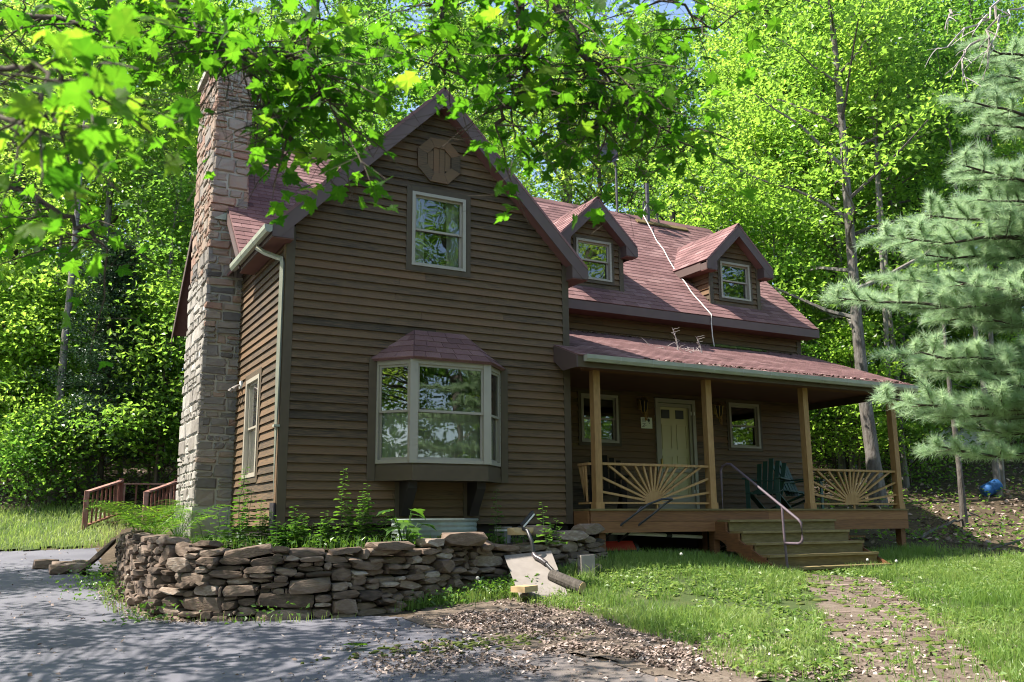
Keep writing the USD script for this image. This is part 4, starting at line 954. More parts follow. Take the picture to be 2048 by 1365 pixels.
# named trunks that the photograph lets one find
rt = random.Random(77); SLIM = []
named = [
    ('b', (1752, 940, 23.0), 'tall grey trunk rising just behind the right end of the porch', 1.0, .4, -.02),
    ('a', (1694, 880, 27.0), 'pale leaning trunk seen through the right porch opening', .95, 2.1, .03),
    ('pole', (1655, 900, 30.0), 'thin pale stem between the porch post and the pale leaning trunk', 1.1, 1.0, 0),
    ('pole', (1795, 700, 29.0), 'slender grey stem just right of the corner porch post', 1.25, 3.0, .02),
    ('c', (1608, 640, 31.0), 'grey trunk standing right beyond the end of the main roof', 1.2, 4.0, 0),
    ('pole', (1560, 500, 34.0), 'thin trunk showing over the right dormer', 1.4, 5.0, 0),
    ('d', (1870, 760, 33.0), 'dark trunk deep in the wood behind the pine boughs', 1.1, 1.5, 0),
    ('hem', (205, 900, 24.0), 'dark hemlock with a straight thin trunk left of the chimney', .62, .7, 0),
    ('pole', (75, 700, 30.0), 'pale slender trunk near the left edge of the wood', 1.2, 2.0, 0),
    ('a', (330, 600, 36.0), 'broad tree rising close behind the chimney', 1.1, 3.3, 0),
]
for kind, uvd, label, s, rz, tilt in named: wood_tree(kind, uvd, label, s=s, rz=rz, tilt=tilt)
for k in range(26):
    u = (1560 + 460 * (k / 15) + rt.uniform(-12, 12)) if k < 16 else (10 + 350 * (k - 16) / 10 + rt.uniform(-10, 10)); d = rt.uniform(23.5, 38)
    if abs(u - 1930) < 40: u += 60
    SLIM.append((u, d, rt.uniform(.7, 1.25), rt.uniform(0, 6.28), rt.uniform(-.05, .05)))
# the rest of the wood: rows that go up the hill
ROWS = [(25.5, 1.0, 'eeec', 3.0), (30, 1.0, 'eacbd', 3.6), (36, 1.05, 'abcd', 4.2), (43, 1.22, 'abd', 4.4), (52, 1.38, 'ab', 5.0)]
SECT = [(-400, 'left of the frame'), (0, 'at the far left edge'), (130, 'between the left edge and the hemlock'), (270, 'between the hemlock and the chimney'), (390, 'hidden by the chimney'), (520, 'over the left roof'), (720, 'over the left half of the gable'), (900, 'over the right half of the gable'), (1080, 'over the left dormer'), (1240, 'over the roof mast'), (1380, 'over the right dormer'), (1520, 'over the right end of the main roof'), (1650, 'beside the pale leaning trunk'), (1760, 'right of the corner porch post'), (1880, 'behind the pine boughs'), (2048, 'at the far right edge')]
def sector(x, y):
    u = float(pix((x, y, 2.0))[0]); w_ = SECT[0][1]
    for a, t in SECT:
        if u >= a: w_ = t
    return w_
DEEP = ('front row', 'second row', 'third row', 'fourth row', 'last row')
LOOK = dict(a='leafy maple', b='tall maple', c='broad maple', d='deep green oak', e='young maple')
for ri, (d0, s0, kinds, stepm) in enumerate(ROWS):
    half = d0 * .60 + 3
    sx = -half + rt.uniform(0, 2)
    while sx < half:
        d = d0 + rt.uniform(-1.8, 1.8); lat = sx + rt.uniform(-1, 1); sx += stepm * rt.uniform(.75, 1.25)
        p = (CAM[0] + .4773 * d + .8787 * lat, CAM[1] + .8787 * d - .4773 * lat)
        if p[0] < -8 and p[1] < 12: continue
        if -2 < p[0] < 14 and p[1] < 12.5: continue
        if 12 < p[0] < 20 and p[1] < 6: continue
        if abs(float(pix((*p, 0))[0]) - 1935) < 60 and ri < 2: continue
        kd = rt.choice(kinds); lab = f'{LOOK[kd]} in the wood\'s {DEEP[ri]} {sector(*p)}'
        wood_tree(kd, p, lab, group=f'trees in the {DEEP[ri]} of the wood {sector(*p)}', s=s0 * rt.uniform(.85, 1.15), rz=rt.uniform(0, 6.28), tilt=rt.uniform(-.04, .04))
for k, (u, d, s, rz, tl) in enumerate(SLIM):
    q = at(u, 900, d); w_ = ('thin', 'pale thin', 'crooked thin')[k % 3]
    wood_tree('stem', (u, 900, d), f'{w_} bare trunk {"near" if d < 30 else "deep"} in the wood {sector(q[0], q[1])}', group=f'thin bare trunks {sector(q[0], q[1])}', s=s, rz=rz, tilt=tl)
# understorey
for (lo, hi, d0, d1, n, kind) in ((-40, 330, 24, 33, 15, 'sap'), (-40, 340, 23, 30, 12, 'bush'), (1630, 2080, 25, 34, 14, 'sap'), (1620, 2090, 24, 33, 13, 'bush')):
    for k in range(n):
        u = lo + (hi - lo) * (k + rt.uniform(.1, .9)) / n; d = rt.uniform(d0, d1)
        if d < 29 and u > 1850: d += 5
        if 120 < u < 300 and d < 30: d += 7
        q = at(u, 900, d); near_ = 'near' if d < (d0 + d1) / 2 else 'deep'
        lab = ('bright leafy sapling ' if kind == 'sap' else 'low green shrub ') + f'{near_} in the undergrowth {sector(q[0], q[1])}'
        wood_tree(kind, (u, 900, d), lab, group=lab, s=rt.uniform(.75, 1.3), rz=rt.uniform(0, 6.28))
# trees across the drive, behind the camera: the windows mirror them
wood_tree('c', (-8.2, 6.2), 'broad maple just left of the drive beyond the picture edge', s=.85, rz=1.2)
mir = [(-1, -24, 'a', 1), (4, -23, 'c', 1.1), (8, -22, 'd', 1), (12, -21, 'b', 1), (17, -18, 'c', 1.1), (-6, -25, 'd', 1), (1, -28, 'b', 1.1), (6, -28, 'c', 1.2), (10, -27, 'a', 1.1), (15, -25, 'd', 1.1), (21, -20, 'b', 1.1), (22, -12, 'a', 1), (3, -34, 'a', 1.2), (12, -33, 'b', 1.2), (19, -29, 'a', 1.2), (25, -17, 'b', 1.1), (-12, -22, 'c', 1.1), (-17, -19, 'd', 1), (-20, -14, 'c', 1.1), (-14, -27, 'a', 1), (-22, -22, 'b', 1)]
mir += [(22, -10, 'e', 1), (25, -13, 'c', .9), (27, -9, 'e', 1.1), (29, -15, 'e', 1.2), (24, -18, 'e', 1), (31, -20, 'c', 1), (33, -12, 'e', 1.2), (36, -17, 'c', 1), (-18, -5, 'e', 1.1), (-21, -8, 'c', 1), (-17, -10, 'e', 1), (-24, -4, 'c', 1.1), (-22, -13, 'e', 1.2)]
mir += [(-10 + 2.6 * k, -20.5 - 1.5 * (k % 3), 'e', .8 + .1 * (k % 3)) for k in range(14)]
for k, (px, py, kind, s) in enumerate(mir):
    wood_tree(kind, (px, py), 'tree across the drive that the window glass mirrors', group='trees across the drive', s=s, rz=k * 1.7)
# ------------------------------------------------------------------ the overhanging maple (trunk left of the frame) 
r = np.random.default_rng(5)
MT = A(-7.4, -4.6); mz = float(ground(*MT))
maple = thing('overhanging_maple', 'maple whose leafy boughs hang into the picture above the house and drive', 'tree', (*MT, mz))
tr = [A(*MT, mz - .3), A(-7.35, -4.65, mz + 1.2), A(-7.2, -4.8, mz + 3), A(-7.0, -5.0, mz + 5), A(-6.8, -5.0, mz + 8), A(-6.7, -5.0, mz + 10.5)]
build('trunk', B().tube(tr, [.3, .23, .2, .17, .12, .03], 10), M['bark'], maple, smooth=True)
near = []          # (vertices, faces, tone, apparent size)
twigs = B()
def leaf_at(p, L, tone, tilt=.6, droop=.55):
    az = r.uniform(0, 2 * np.pi); d = A(math.cos(az), math.sin(az), -droop * r.uniform(.2, 1.8)); n = A(0, 0, 1) + r.normal(0, tilt, 3)
    pu, pv, pw = pix(p)
    if pu > 400 and r.random() < (.32 if pu > 1040 else .12): return
    if 785 < pu < 960 and 235 < pv < 640 or 600 < pu < 800 and pv > 420 or 375 < pu < 512 and 135 < pv < 480 and r.random() < .9 or 300 < pu < 400 and 330 < pv or pu > 990 and pv > 440: return
    v, f = maple_leaf(p, d, n, L, r)
    near.append((v, f, tone, L / max(.5, pix(p)[2]) if -60 < pix(p)[0] < 2108 and -60 < pix(p)[1] < 1425 else 0))
def spray(p, d, length, L, n, width=.16):
    """a twig with leaves in pairs along it"""
    d = d / np.linalg.norm(d); q = p + d * length + A(0, 0, -.16 * length)
    c = bez(p, q, .06, 5, r, .02); twigs.tube(c, np.linspace(.006, .0018, 5), 4, r.random(), caps=False)
    for k in range(n):
        t = (k + .8) / n; b0 = p + (q - p) * t + A(0, 0, .05 * length * 4 * t * (1 - t))
        s = r.normal(0, 1, 3) * A(width, width, .10)
        if r.random() < .6: twigs.tube([b0, b0 + s * .6, b0 + s], [.0016, .0013, .001], 3, .6, caps=False)
        leaf_at(b0 + s, L * r.uniform(.65, 1.2), r.random())
def bough(pts, r0, sprays, L, n, length=.55, name='bough', hang=.35, start=.15):
    pts = np.array(pts); m = len(pts)
    t = np.linspace(0, m - 1, m * 5); c = np.stack([np.interp(t, np.arange(m), pts[:, k]) for k in range(3)], 1)
    c[1:-1] += r.normal(0, .012, c[1:-1].shape)
    build(name, B().tube(c, np.linspace(r0, r0 * .25, len(c)), 6), M['twig'], maple, smooth=True)
    for k in range(sprays):
        i = int(len(c) * (start + (1 - start) * (k + r.random()) / sprays)); i = min(i, len(c) - 1)
        d = r.normal(0, 1, 3) * A(1, 1, .35); d[2] -= hang; d += (c[min(i + 1, len(c) - 1)] - c[max(i - 1, 0)]) * .8
        spray(c[i], d, length * r.uniform(.6, 1.35), L, n)
root1, root2 = A(-7.1, -4.9, mz + 4.2), A(-6.95, -5.0, mz + 5.6)
# boughs over the chimney, over the gable, and the near ones at the left edge
bough([root1, at(-300, -250, 6.4), at(60, -160, 5.6), at(335, -20, 5.0), at(385, 52, 4.9), at(428, 78, 4.8), at(486, 116, 4.7), at(530, 210, 4.6), at(600, 300, 4.6)], .05, 46, .098, 8, .42, start=.42)
bough([at(428, 78, 4.8), at(520, 112, 4.6), at(600, 120, 4.5), at(660, 190, 4.5), at(700, 290, 4.5)], .012, 26, .095, 8, .40)
bough([root2, at(-100, -420, 6.6), at(420, -260, 5.6), at(640, -40, 4.8), at(620, 80, 4.7), at(640, 190, 4.6)], .04, 22, .095, 7, .42, start=.55)
bough([root2, at(0, -480, 6.8), at(600, -300, 5.8), at(900, -140, 5.2), at(1030, -10, 5.0), at(1046, 80, 4.9), at(1058, 118, 4.9), at(1040, 190, 4.8), at(990, 250, 4.8)], .05, 34, .098, 8, .45, start=.5)
bough([at(600, -300, 5.8), at(900, -160, 5.4), at(1092, -10, 5.1), at(1160, 90, 5.0), at(1178, 130, 4.9), at(1196, 190, 4.9), at(1214, 262, 4.8)], .035, 44, .098, 8, .48, start=.35)
bough([at(1160, 90, 5.0), at(1230, 170, 5.0), at(1300, 230, 5.0), at(1370, 300, 5.1)], .012, 24, .095, 8, .45)
bough([at(900, -160, 5.4), at(1150, -80, 5.4), at(1330, -10, 5.4), at(1430, 60, 5.4)], .02, 18, .095, 8, .5)
bough([at(600, -300, 5.8), at(760, -120, 5.2), at(870, -10, 5.0), at(905, 70, 4.9), at(890, 150, 4.9)], .025, 20, .098, 8, .42, start=.3)
bough([root1, A(-5.2, -7.6, mz + 4.2), at(-220, 20, 3.4), at(-20, 128, 2.9), at(95, 150, 2.7), at(180, 185, 2.6)], .018, 13, .094, 6, .34, start=.62)
bough([A(-5.2, -7.6, mz + 4.2), at(-260, 160, 3.6), at(-60, 225, 3.1), at(60, 240, 2.9), at(160, 262, 2.8)], .02, 9, .094, 6, .32, start=.45)
bough([root1, at(-420, 100, 6.5), at(-120, 300, 5.6), at(40, 380, 5.3), at(150, 440, 5.2), at(215, 500, 5.1)], .03, 20, .098, 7, .45, start=.4)
bough([root1, at(-300, -60, 6.0), at(-50, 20, 5.2), at(150, 40, 5.0), at(260, 90, 4.9)], .03, 24, .098, 8, .45, start=.4)
bough([root2, at(-300, -420, 6.5), at(60, -250, 5.7), at(250, -100, 5.3), at(330, 60, 5.2)], .03, 22, .098, 8, .45, start=.4)
near.sort(key=lambda s: -s[3])
rest = B()
for k, (v, f, tone, sz) in enumerate(near):
    tone = np.clip(tone + np.r_[r.normal(0, .12, len(v) - 1), .16], 0, 1)
    if k < 290: build('leaf', B().add(v, f, tone), M['leaf_near'], maple)
    else: rest.add(v, f, tone)
build('leaves', rest, M['leaf_near'], maple, kind='stuff')
build('twigs', twigs, M['twig'], maple, kind='stuff')
# the rest of its crown, above and left of the frame: what dapples the drive
P, Nn, lim = [], [], B()
for k in range(CROWN_CLUMPS if 'CROWN_CLUMPS' in globals() else 175):
    while True:
        q = r.uniform(-1, 1, 3)
        if q @ q < 1: break
    c = A(-5.6, -1.6, mz + 6.7) + q * A(4.0, 4.6, 2.6)
    if any(np.linalg.norm(np.cross(c - A(*g), SUN)) < .7 for g in ((.7, -1.1, .4), (.85, -1.05, .1), (-.5, -.8, .1), (1.3, -1.25, 0), (2.7, -2.1, -.8), (-.7, -.7, .5), (0, 1.5, 3.2))): continue
    m = 52; off = r.normal(0, 1, (m, 3)) * A(.25, .25, .10)
    P.append(c + off); Nn.append(A(0, 0, 1) + r.normal(0, .45, (m, 3)))
    o = A(-6.95, -4.95, np.clip(c[2] - 1.2, mz + 3.5, mz + 9)); lim.tube([o, (o + c) / 2 + A(0, 0, .25), c], [.03, .015, .004], 4, .5)
P, Nn = np.vstack(P), np.vstack(Nn)
ok = np.ones(len(P), bool)
u, v, w_ = (CAM * 0 + 0, 0, 0)
dv = P - CAM; ww = dv @ FWD; uu = 1024 + FPX * (dv @ RGT) / ww; v_ = 682.5 - FPX * (dv @ UP) / ww
ok = ~((ww > 0) & (uu > -40) & (uu < 2100) & (v_ > -40))
lv = B(); cards(lv, P[ok], Nn[ok], .13 * r.uniform(.7, 1.25, ok.sum()), r)
build('crown', lv, M['leaf'], maple, kind='stuff'); build('limbs', lim, M['bark'], maple, kind='stuff')
# ------------------------------------------------------------------ dry stone wall, one mesh per stone
r = np.random.default_rng(12)
def rock(size, r, pts=18, sq=.55):
    """a rough block: hull of a jittered box"""
    if sq > .7:
        c = A(*[(x, y, z) for x in (-1, 1) for y in (-1, 1) for z in (-1, 1)]) * r.uniform(.66, 1.0, (8, 3))
        c[:, 2] *= r.uniform(.75, 1.1, 8)
        e = A(*[(x, y, z) for x in (-1, 0, 1) for y in (-1, 0, 1) for z in (-1, 0, 1) if (x == 0) + (y == 0) + (z == 0) == 1]) * r.uniform(.86, 1.06, (12, 3))
        q = np.vstack([c, e]) * A(*size) / 2
    else:
        q = r.normal(0, 1, (pts, 3)); q /= np.abs(q).max(1, keepdims=True) ** sq * np.linalg.norm(q, axis=1, keepdims=True) ** (1 - sq)
        q = q * r.uniform(.84, 1.05, (pts, 1)) * A(*size) / 2
    return trimesh.convex.convex_hull(q)
swall = thing('dry_stone_wall', 'low dry stone retaining wall of brown fieldstone curving along the planting bed', 'stone wall', (*WALL_PATH[8], float(ground(*WALL_PATH[8]))))
seg = np.r_[0, np.cumsum(np.linalg.norm(np.diff(WALL_PATH, axis=0), axis=1))]
def wp(s): return A(*[np.interp(s, seg, WALL_PATH[:, k]) for k in (0, 1)])
def wt(s): t = wp(s + .15) - wp(s - .15); return t / np.linalg.norm(t)
fill = B(); stones = []
DS = .03; S0 = 2.2; nb_ = int((seg[-1] + .04 - S0) / DS); sb_ = S0 + (np.arange(nb_) + .5) * DS
gp = np.array([float(ground(*wp(s))) for s in sb_]); topz = np.interp(sb_, seg, WALL_TOP); prof = gp - .05
for _ in range(900):
    gap = topz - prof; gap[gap < .035] = -9; cand = np.where(gap > 0)[0]
    if not len(cand): break
    i0 = cand[np.argmin(prof[cand] - gp[cand] + r.uniform(0, .03, len(cand)))]
    h = min(r.choice([.045, .06, .075, .09, .115, .16], p=[.22, .26, .22, .15, .10, .05]), gap[i0] + .03); L = np.clip(h * r.uniform(1.6, 5.2), .12, .62)
    a = b_ = i0
    while (b_ - a + 1) * DS < L:
        ea = abs(prof[a - 1] - prof[i0]) if a > 0 else 9; eb = abs(prof[b_ + 1] - prof[i0]) if b_ < nb_ - 1 else 9
        if min(ea, eb) > .028: break
        if ea < eb: a -= 1
        else: b_ += 1
    z0_ = prof[a:b_ + 1].max(); span = (b_ - a + 1) * DS
    if span < .075:
        up = min(prof[a - 1] if a > 0 else 9, prof[b_ + 1] if b_ < nb_ - 1 else 9); prof[a:b_ + 1] = max(z0_ + .03, min(up, z0_ + .12)); h = prof[a] - z0_
    else: prof[a:b_ + 1] = z0_ + h
    c = sb_[a] + (b_ - a) * DS / 2; p = wp(c); t = wt(c); nrm = A(t[1], -t[0]); ang = math.atan2(t[1], t[0]) + r.normal(0, .05)
    m = rock((span * 1.0, r.uniform(.2, .32), h * 1.02), r, 20, .8)
    Mx = trimesh.transformations.rotation_matrix(ang, [0, 0, 1]) @ trimesh.transformations.rotation_matrix(r.normal(0, .075), [0, 1, 0]) @ trimesh.transformations.rotation_matrix(r.normal(0, .1), [1, 0, 0])
    Mx[:3, 3] = (*(p - nrm * (.03 + (z0_ - gp[i0]) * .1) + nrm * r.uniform(-.06, .045)), z0_ + h / 2)
    m.apply_transform(Mx); stones.append((m, min(1, max(0, r.normal(.5, .24)))))
# loose stones fallen at the far left corner, big caps on top
for (x_, y_, sz, dz) in ((4.35, -.82, (.42, .3, .16), .52), (3.95, -.92, (.5, .3, .15), .48), (2.05, -1.38, (.62, .32, .17), .72), (1.55, -1.5, (.3, .26, .1), .72), (.9, -1.8, (.52, .3, .1), .74), (3.3, -1.08, (.4, .3, .14), .66), (4.1, -1.25, (.25, .2, .14), .04)):
    m = rock(sz, r, 20, .8); m.apply_transform(trimesh.transformations.rotation_matrix(r.uniform(-.3, .3), [0, 0, 1])); m.apply_translation((x_, y_, float(ground(x_, y_)) + dz)); stones.append((m, r.uniform(.3, .9)))
def pa(m):
    w_ = pix(m.centroid)[2]; return -m.area / w_ ** 2
stones.sort(key=lambda q: pa(q[0])); restw = B()
for k, (m, t) in enumerate(stones):
    if k < 296: build('stone', B().tri(m, t), M['wall_stone'], swall)
    else: restw.tri(m, t)
if restw.n: build('stones', restw, M['wall_stone'], swall, kind='stuff')
hb = []
for s in np.arange(2.2, seg[-1], .25):
    p, t = wp(s), wt(s); nrm = A(t[1], -t[0]); hb.append((p - nrm * .2, np.interp(s, seg, WALL_TOP), p))
for k in range(len(hb) - 1):
    (p, a, _), (q, c, _) = hb[k], hb[k + 1]
    fill.add([(*p, float(ground(*p)) - .2), (*q, float(ground(*q)) - .2), (*q, c - .05), (*p, a - .05)], [[0, 1, 2, 3]])
build('earth_core', fill, M['dark'], swall)
spots = [(-2.45, 5.9, 'flat brown'), (-2.2, 5.4, 'squat grey'), (-2.05, 5.0, 'broken red'), (-2.3, 4.9, 'small dark'), (-1.95, 5.5, 'long brown')]
for k, (x_, y_, wd) in enumerate(spots):
    m = rock((.42 - .04 * k, .3, .16), r, 18, .8); m.apply_translation((x_, y_, float(ground(x_, y_)) + .07))
    t = thing('fallen_stone', f'{wd} stone lying loose on the drive beside the end of the stone wall', 'stone', (x_, y_, float(ground(x_, y_))))
    build('block', B().tri(m, r.random()), M['wall_stone'], t)
m = rock((.75, .55, .07), r, 16, .8); m.apply_transform(trimesh.transformations.rotation_matrix(-.8, [.2, 1, 0])); m.apply_translation((-1.75, 4.6, float(ground(-1.75, 4.6)) + .28))
data(stage.GetPrimAtPath(build('leaning_slab', B().tri(m, .3), M['wall_stone'], None)), label='flat grey stone slab leaning at the left end of the stone wall', cat='stone slab')

# ------------------------------------------------------------------ grass, weeds, dead leaves
from shapely import contains_xy
PATH0, PATH1 = A(7.75, -2.35), A(2.75, -7.7)
pd = (PATH1 - PATH0) / np.linalg.norm(PATH1 - PATH0); pn = A(-pd[1], pd[0]); PL = np.linalg.norm(PATH1 - PATH0)
def on_path(x, y):
    d = np.stack([x, y], -1) - PATH0; return (np.abs(d @ pn) < .54) & (d @ pd > 0) & (d @ pd < PL)
def scatter(poly, n, r):
    x0, y0, x1, y1 = poly.bounds; x, y = r.uniform(x0, x1, n), r.uniform(y0, y1, n); k = contains_xy(poly, x, y); return x[k], y[k]
def blades(b, x, y, h, wd, r, zoff=0.0, lean=.45):
    n = len(x); z = ground(x, y) + zoff; az = r.uniform(0, 6.283, n); t = r.uniform(0, 1, n) * lean * h; wa = az + r.uniform(-1.5, 1.5, n)
    s = np.stack([-np.sin(wa), np.cos(wa), 0 * wa], 1) * (wd / 2)[:, None]; d = np.stack([np.cos(az), np.sin(az), 0 * az], 1)
    p = np.stack([x, y, z], 1); m = p + d * (t * .3)[:, None] + A(0, 0, 1) * (h * .6)[:, None]; q = p + d * t[:, None] * 1.1 + A(0, 0, 1) * (h * .92)[:, None]
    v = np.stack([p - s, p + s, m - s * .8, m + s * .8, q], 1).reshape(-1, 3); k = np.arange(n)[:, None] * 5
    b.add(v, np.vstack([k + A(0, 1, 3).astype(int), k + A(0, 3, 2).astype(int), k + A(2, 3, 4).astype(int)]), np.repeat(np.clip(r.normal(0, .2, n) + 1.5 * meshkit.fbm(np.stack([x * .8, y * .8, 0 * x + 3], 1), 3, 5) - .25, 0, 1), 5))
r = np.random.default_rng(31)
gb = B()
x_, y_ = scatter(LAWN.buffer(.1), 270000, r)
dist = np.hypot(x_ - CAM[0], y_ - CAM[1]); patch = meshkit.fbm(np.stack([x_ * .9, y_ * .9, 0 * x_], 1), 4, 2)
keep = r.random(len(x_)) < np.clip(patch * 3.0 - .8, .05, 1) * np.clip(11 / dist, .4, 1)
keep &= ~(on_path(x_, y_) & (r.random(len(x_)) < .86))
under = (y_ > -.35) & (x_ > W); keep &= ~(under & (r.random(len(x_)) < .93))
keep &= ~((x_ > XS0) & (x_ < XS1) & (y_ > -1.75))
x_, y_, patch = x_[keep], y_[keep], patch[keep]
blades(gb, x_, y_, r.uniform(.04, .15, len(x_)) * (.55 + patch * 1.0), r.uniform(.005, .011, len(x_)), r, lean=.7)
tx, ty = scatter(LAWN, 520, r); kk = ~on_path(tx, ty) & ~((ty > -.6) & (tx > W)) & ~((tx > XS0 - .2) & (tx < XS1 + .2) & (ty > -2.1)); tx, ty = tx[kk], ty[kk]
cx_, cy_ = np.repeat(tx, 34) + r.normal(0, .055, len(tx) * 34), np.repeat(ty, 34) + r.normal(0, .055, len(tx) * 34); hh = np.repeat(r.uniform(.09, .24, len(tx)), 34)
blades(gb, cx_, cy_, hh * r.uniform(.5, 1.1, len(cx_)), r.uniform(.006, .011, len(cx_)), r, lean=.8)
edge = (y_ > -1.2) & (y_ < -.3)
blades(gb, x_[edge], y_[edge], r.uniform(.1, .24, edge.sum()), r.uniform(.006, .011, edge.sum()), r)
x2, y2 = scatter(Polygon([(1.2, -1.95), (2.6, -2.0), (3.3, -1.6), (4.4, -1.2), (4.6, -1.0), (3, -1.15), (1.7, -1.6), (.9, -1.95)]), 9000, r)
blades(gb, x2, y2, r.uniform(.05, .2, len(x2)), r.uniform(.006, .012, len(x2)), r)
x3, y3 = scatter(Polygon([(-1.8, -1.1), (-.6, -2.05), (.4, -2.2), (.4, -2.05), (-.5, -1.9), (-1.5, -1.0), (-1.75, .2), (-1.7, 3), (-1.9, 3), (-2.0, 0)]), 2600, r)
blades(gb, x3, y3, r.uniform(.03, .12, len(x3)), r.uniform(.006, .012, len(x3)), r)
data(stage.GetPrimAtPath(build('lawn_grass', gb, M['grass'], None)), label='short sunlit grass of the front lawn around the brick path', cat='grass', kind='stuff')
gv = B(); x_, y_ = scatter(GRASS_L.buffer(.3), 30000, r)
blades(gv, x_, y_, r.uniform(.06, .24, len(x_)), r.uniform(.010, .02, len(x_)), r, lean=.7)
data(stage.GetPrimAtPath(build('verge_grass', gv, M['grass'], None)), label='long grass beyond the drive at the left edge of the wood', cat='grass', kind='stuff')
# broad low weeds among the grass
wb = B(); x_, y_ = scatter(LAWN, 17000, r); pt = meshkit.fbm(np.stack([x_ * 1.2, y_ * 1.2, 0 * x_ + 5], 1), 4, 9); k = (pt > .40) & ~((y_ > -.3) & (x_ > W)) & ~((x_ > XS0) & (x_ < XS1) & (y_ > -1.75)); k &= ~(on_path(x_, y_) & (r.random(len(x_)) < .82)); x_, y_ = x_[k], y_[k]
for q in range(4):
    az = r.uniform(0, 6.283, len(x_)); d = np.stack([np.cos(az), np.sin(az), 0 * az], 1); L = r.uniform(.03, .085, len(x_))
    P = np.stack([x_, y_, ground(x_, y_) + r.uniform(.015, .07, len(x_))], 1) + d * L[:, None] * .5
    cards(wb, P, A(0, 0, 1) + d * .3 + r.normal(0, .35, P.shape), L, r, .6)
data(stage.GetPrimAtPath(build('lawn_weeds', wb, M['grass'], None)), label='broad leaved plantain and clover among the lawn grass', cat='weeds', kind='stuff')

sheet('dirt_edge', Polygon([(.8, -2.9), (1.4, -1.9), (3.1, -1.7), (3.0, -3.3), (2.8, -5), (2.5, -6.6), (1.9, -7), (1.4, -6.2), (1.2, -5), (1.0, -3.8)]), .08, .010, M['pathsoil'], rough=.7, seed=21)
def litter(name, label, polys, size, r, up=.02):
    b = B()
    for poly, n, dens in polys:
        x, y = scatter(poly, n, r)
        if dens: k = r.random(len(x)) < np.clip((meshkit.fbm(np.stack([x * 1.6, y * 1.6, 0 * x], 1), 4, 6) - dens) * 4, 0, 1); x, y = x[k], y[k]
        m = len(x); L = r.uniform(*size, m); Nn = A(0, 0, 1) + r.normal(0, .36, (m, 3))
        P = np.stack([x, y, ground(x, y) + up + r.uniform(0, .018, m)], 1)
        a, c, nn = frames(Nn, r); L = L[:, None]; h = L * r.uniform(-.12, .25, (m, 1)); h2 = L * r.uniform(-.2, .2, (m, 1))
        v = np.stack([P - a * L * .5, P + c * L * .36 + nn * h, P + a * L * .5 + nn * h2, P - c * L * .36 + nn * h], 1).reshape(-1, 3)
        k = np.arange(m)[:, None] * 4; b.add(v, np.vstack([k + A(0, 1, 2).astype(int), k + A(0, 2, 3).astype(int)]), np.repeat(r.random(m), 4))
    data(stage.GetPrimAtPath(build(name, b, M['litter'], None)), label=label, cat='dead leaves', kind='stuff')
litter('leaf_litter', 'dry brown dead leaves drifted between the drive and the lawn', [
    (Polygon([(.9, -2.9), (2.2, -2.05), (3.1, -1.9), (2.95, -3.3), (2.75, -5), (2.3, -6.3), (1.6, -6.5), (1.5, -5.2), (1.1, -3.8)]), 15000, .30),
    (Polygon([(-.6, -4.9), (.5, -3.1), (2, -2.6), (3, -3.4), (3, -7.5), (1.2, -8), (.2, -6)]), 20000, .50),
    (Polygon([(2, -6), (3, -5), (6, -4), (8, -2.5), (8.3, -3.5), (4, -8), (2, -8)]), 8000, .40),
    (Polygon([(-2.0, 3.0), (-1.9, -1), (-1.2, -1.9), (-1.0, -1.5), (-1.7, -.6), (-1.75, 3)]), 1600, 0),
    (Polygon([(-6, 9), (-6, -9), (2, -9), (1, -3), (-1.8, -1), (-2, 9)]), 1500, 0), (Polygon([(-.5, -9), (-1.5, -5.5), (.2, -2.5), (2, -2.5), (3, -9)]), 2500, 0)], (.018, .058), r, .012)
litter('wood_floor_litter', 'brown leaf litter on the rising wood floor right of the house', [
    (Polygon([(11.5, .5), (13, -3), (16, -6), (28, -6), (32, 14), (20, 20), (13, 18), (12, 9)]), 13000, .3), (Polygon([(-12, 15), (0, 13), (4, 26), (-12, 26)]), 7000, 0), (Polygon([(4.7, -.3), (11.5, -.3), (11.5, 1.9), (4.7, 1.9)]), 1800, 0)], (.07, .16), r)
# bricks of the sunken path, half grown over
bp = thing('brick_path', None, None, (*PATH0, float(ground(*PATH0)))); data(stage.GetPrimAtPath(bp), kind='structure')
sheet('path_bed', Polygon([PATH0 - pn * .5, PATH0 + pn * .5, PATH1 + pn * .62, PATH1 - pn * .62]), .08, .011, M['pathsoil'], rough=.5, seed=14)
k = 0; rows = int(PL / .115)
for i in range(rows):
    for j in range(-2, 3):
        if r.random() < .5 or k > 296: continue
        c = PATH0 + pd * (i + .5) * .115 + pn * ((j + .5 + .5 * (i % 2)) * .215); zc = float(ground(*c)) + .012 + r.uniform(-.008, .010)
        ax, ay = A(*pn, 0), A(*pd, 0) + A(0, 0, float(ground(*(c + pd * .1)) - ground(*c)) * 10); ay = ay / np.linalg.norm(ay)
        c = c + r.normal(0, .012, 2); yw_ = r.normal(0, .09); ax, ay = ax * math.cos(yw_) + ay * math.sin(yw_), ay * math.cos(yw_) - ax * math.sin(yw_)
        tl = r.normal(0, .03, 2); q = []
        for sx, sy in ((-1, -1), (1, -1), (1, 1), (-1, 1)): q.append(A(*c, zc) + ax * sx * .100 + ay * sy * .050 + A(0, 0, sx * tl[0] * .1 + sy * tl[1] * .05))
        build('brick', B().convex(q, [p + (p - A(*c, zc)) * .05 - A(0, 0, .05) for p in q], r.random()), M['brick'], bp); k += 1
ms = B(); x_, y_ = scatter(Polygon([PATH0 - pn * .7, PATH0 + pn * .7, PATH1 + pn * .8, PATH1 - pn * .8]), 300, r)
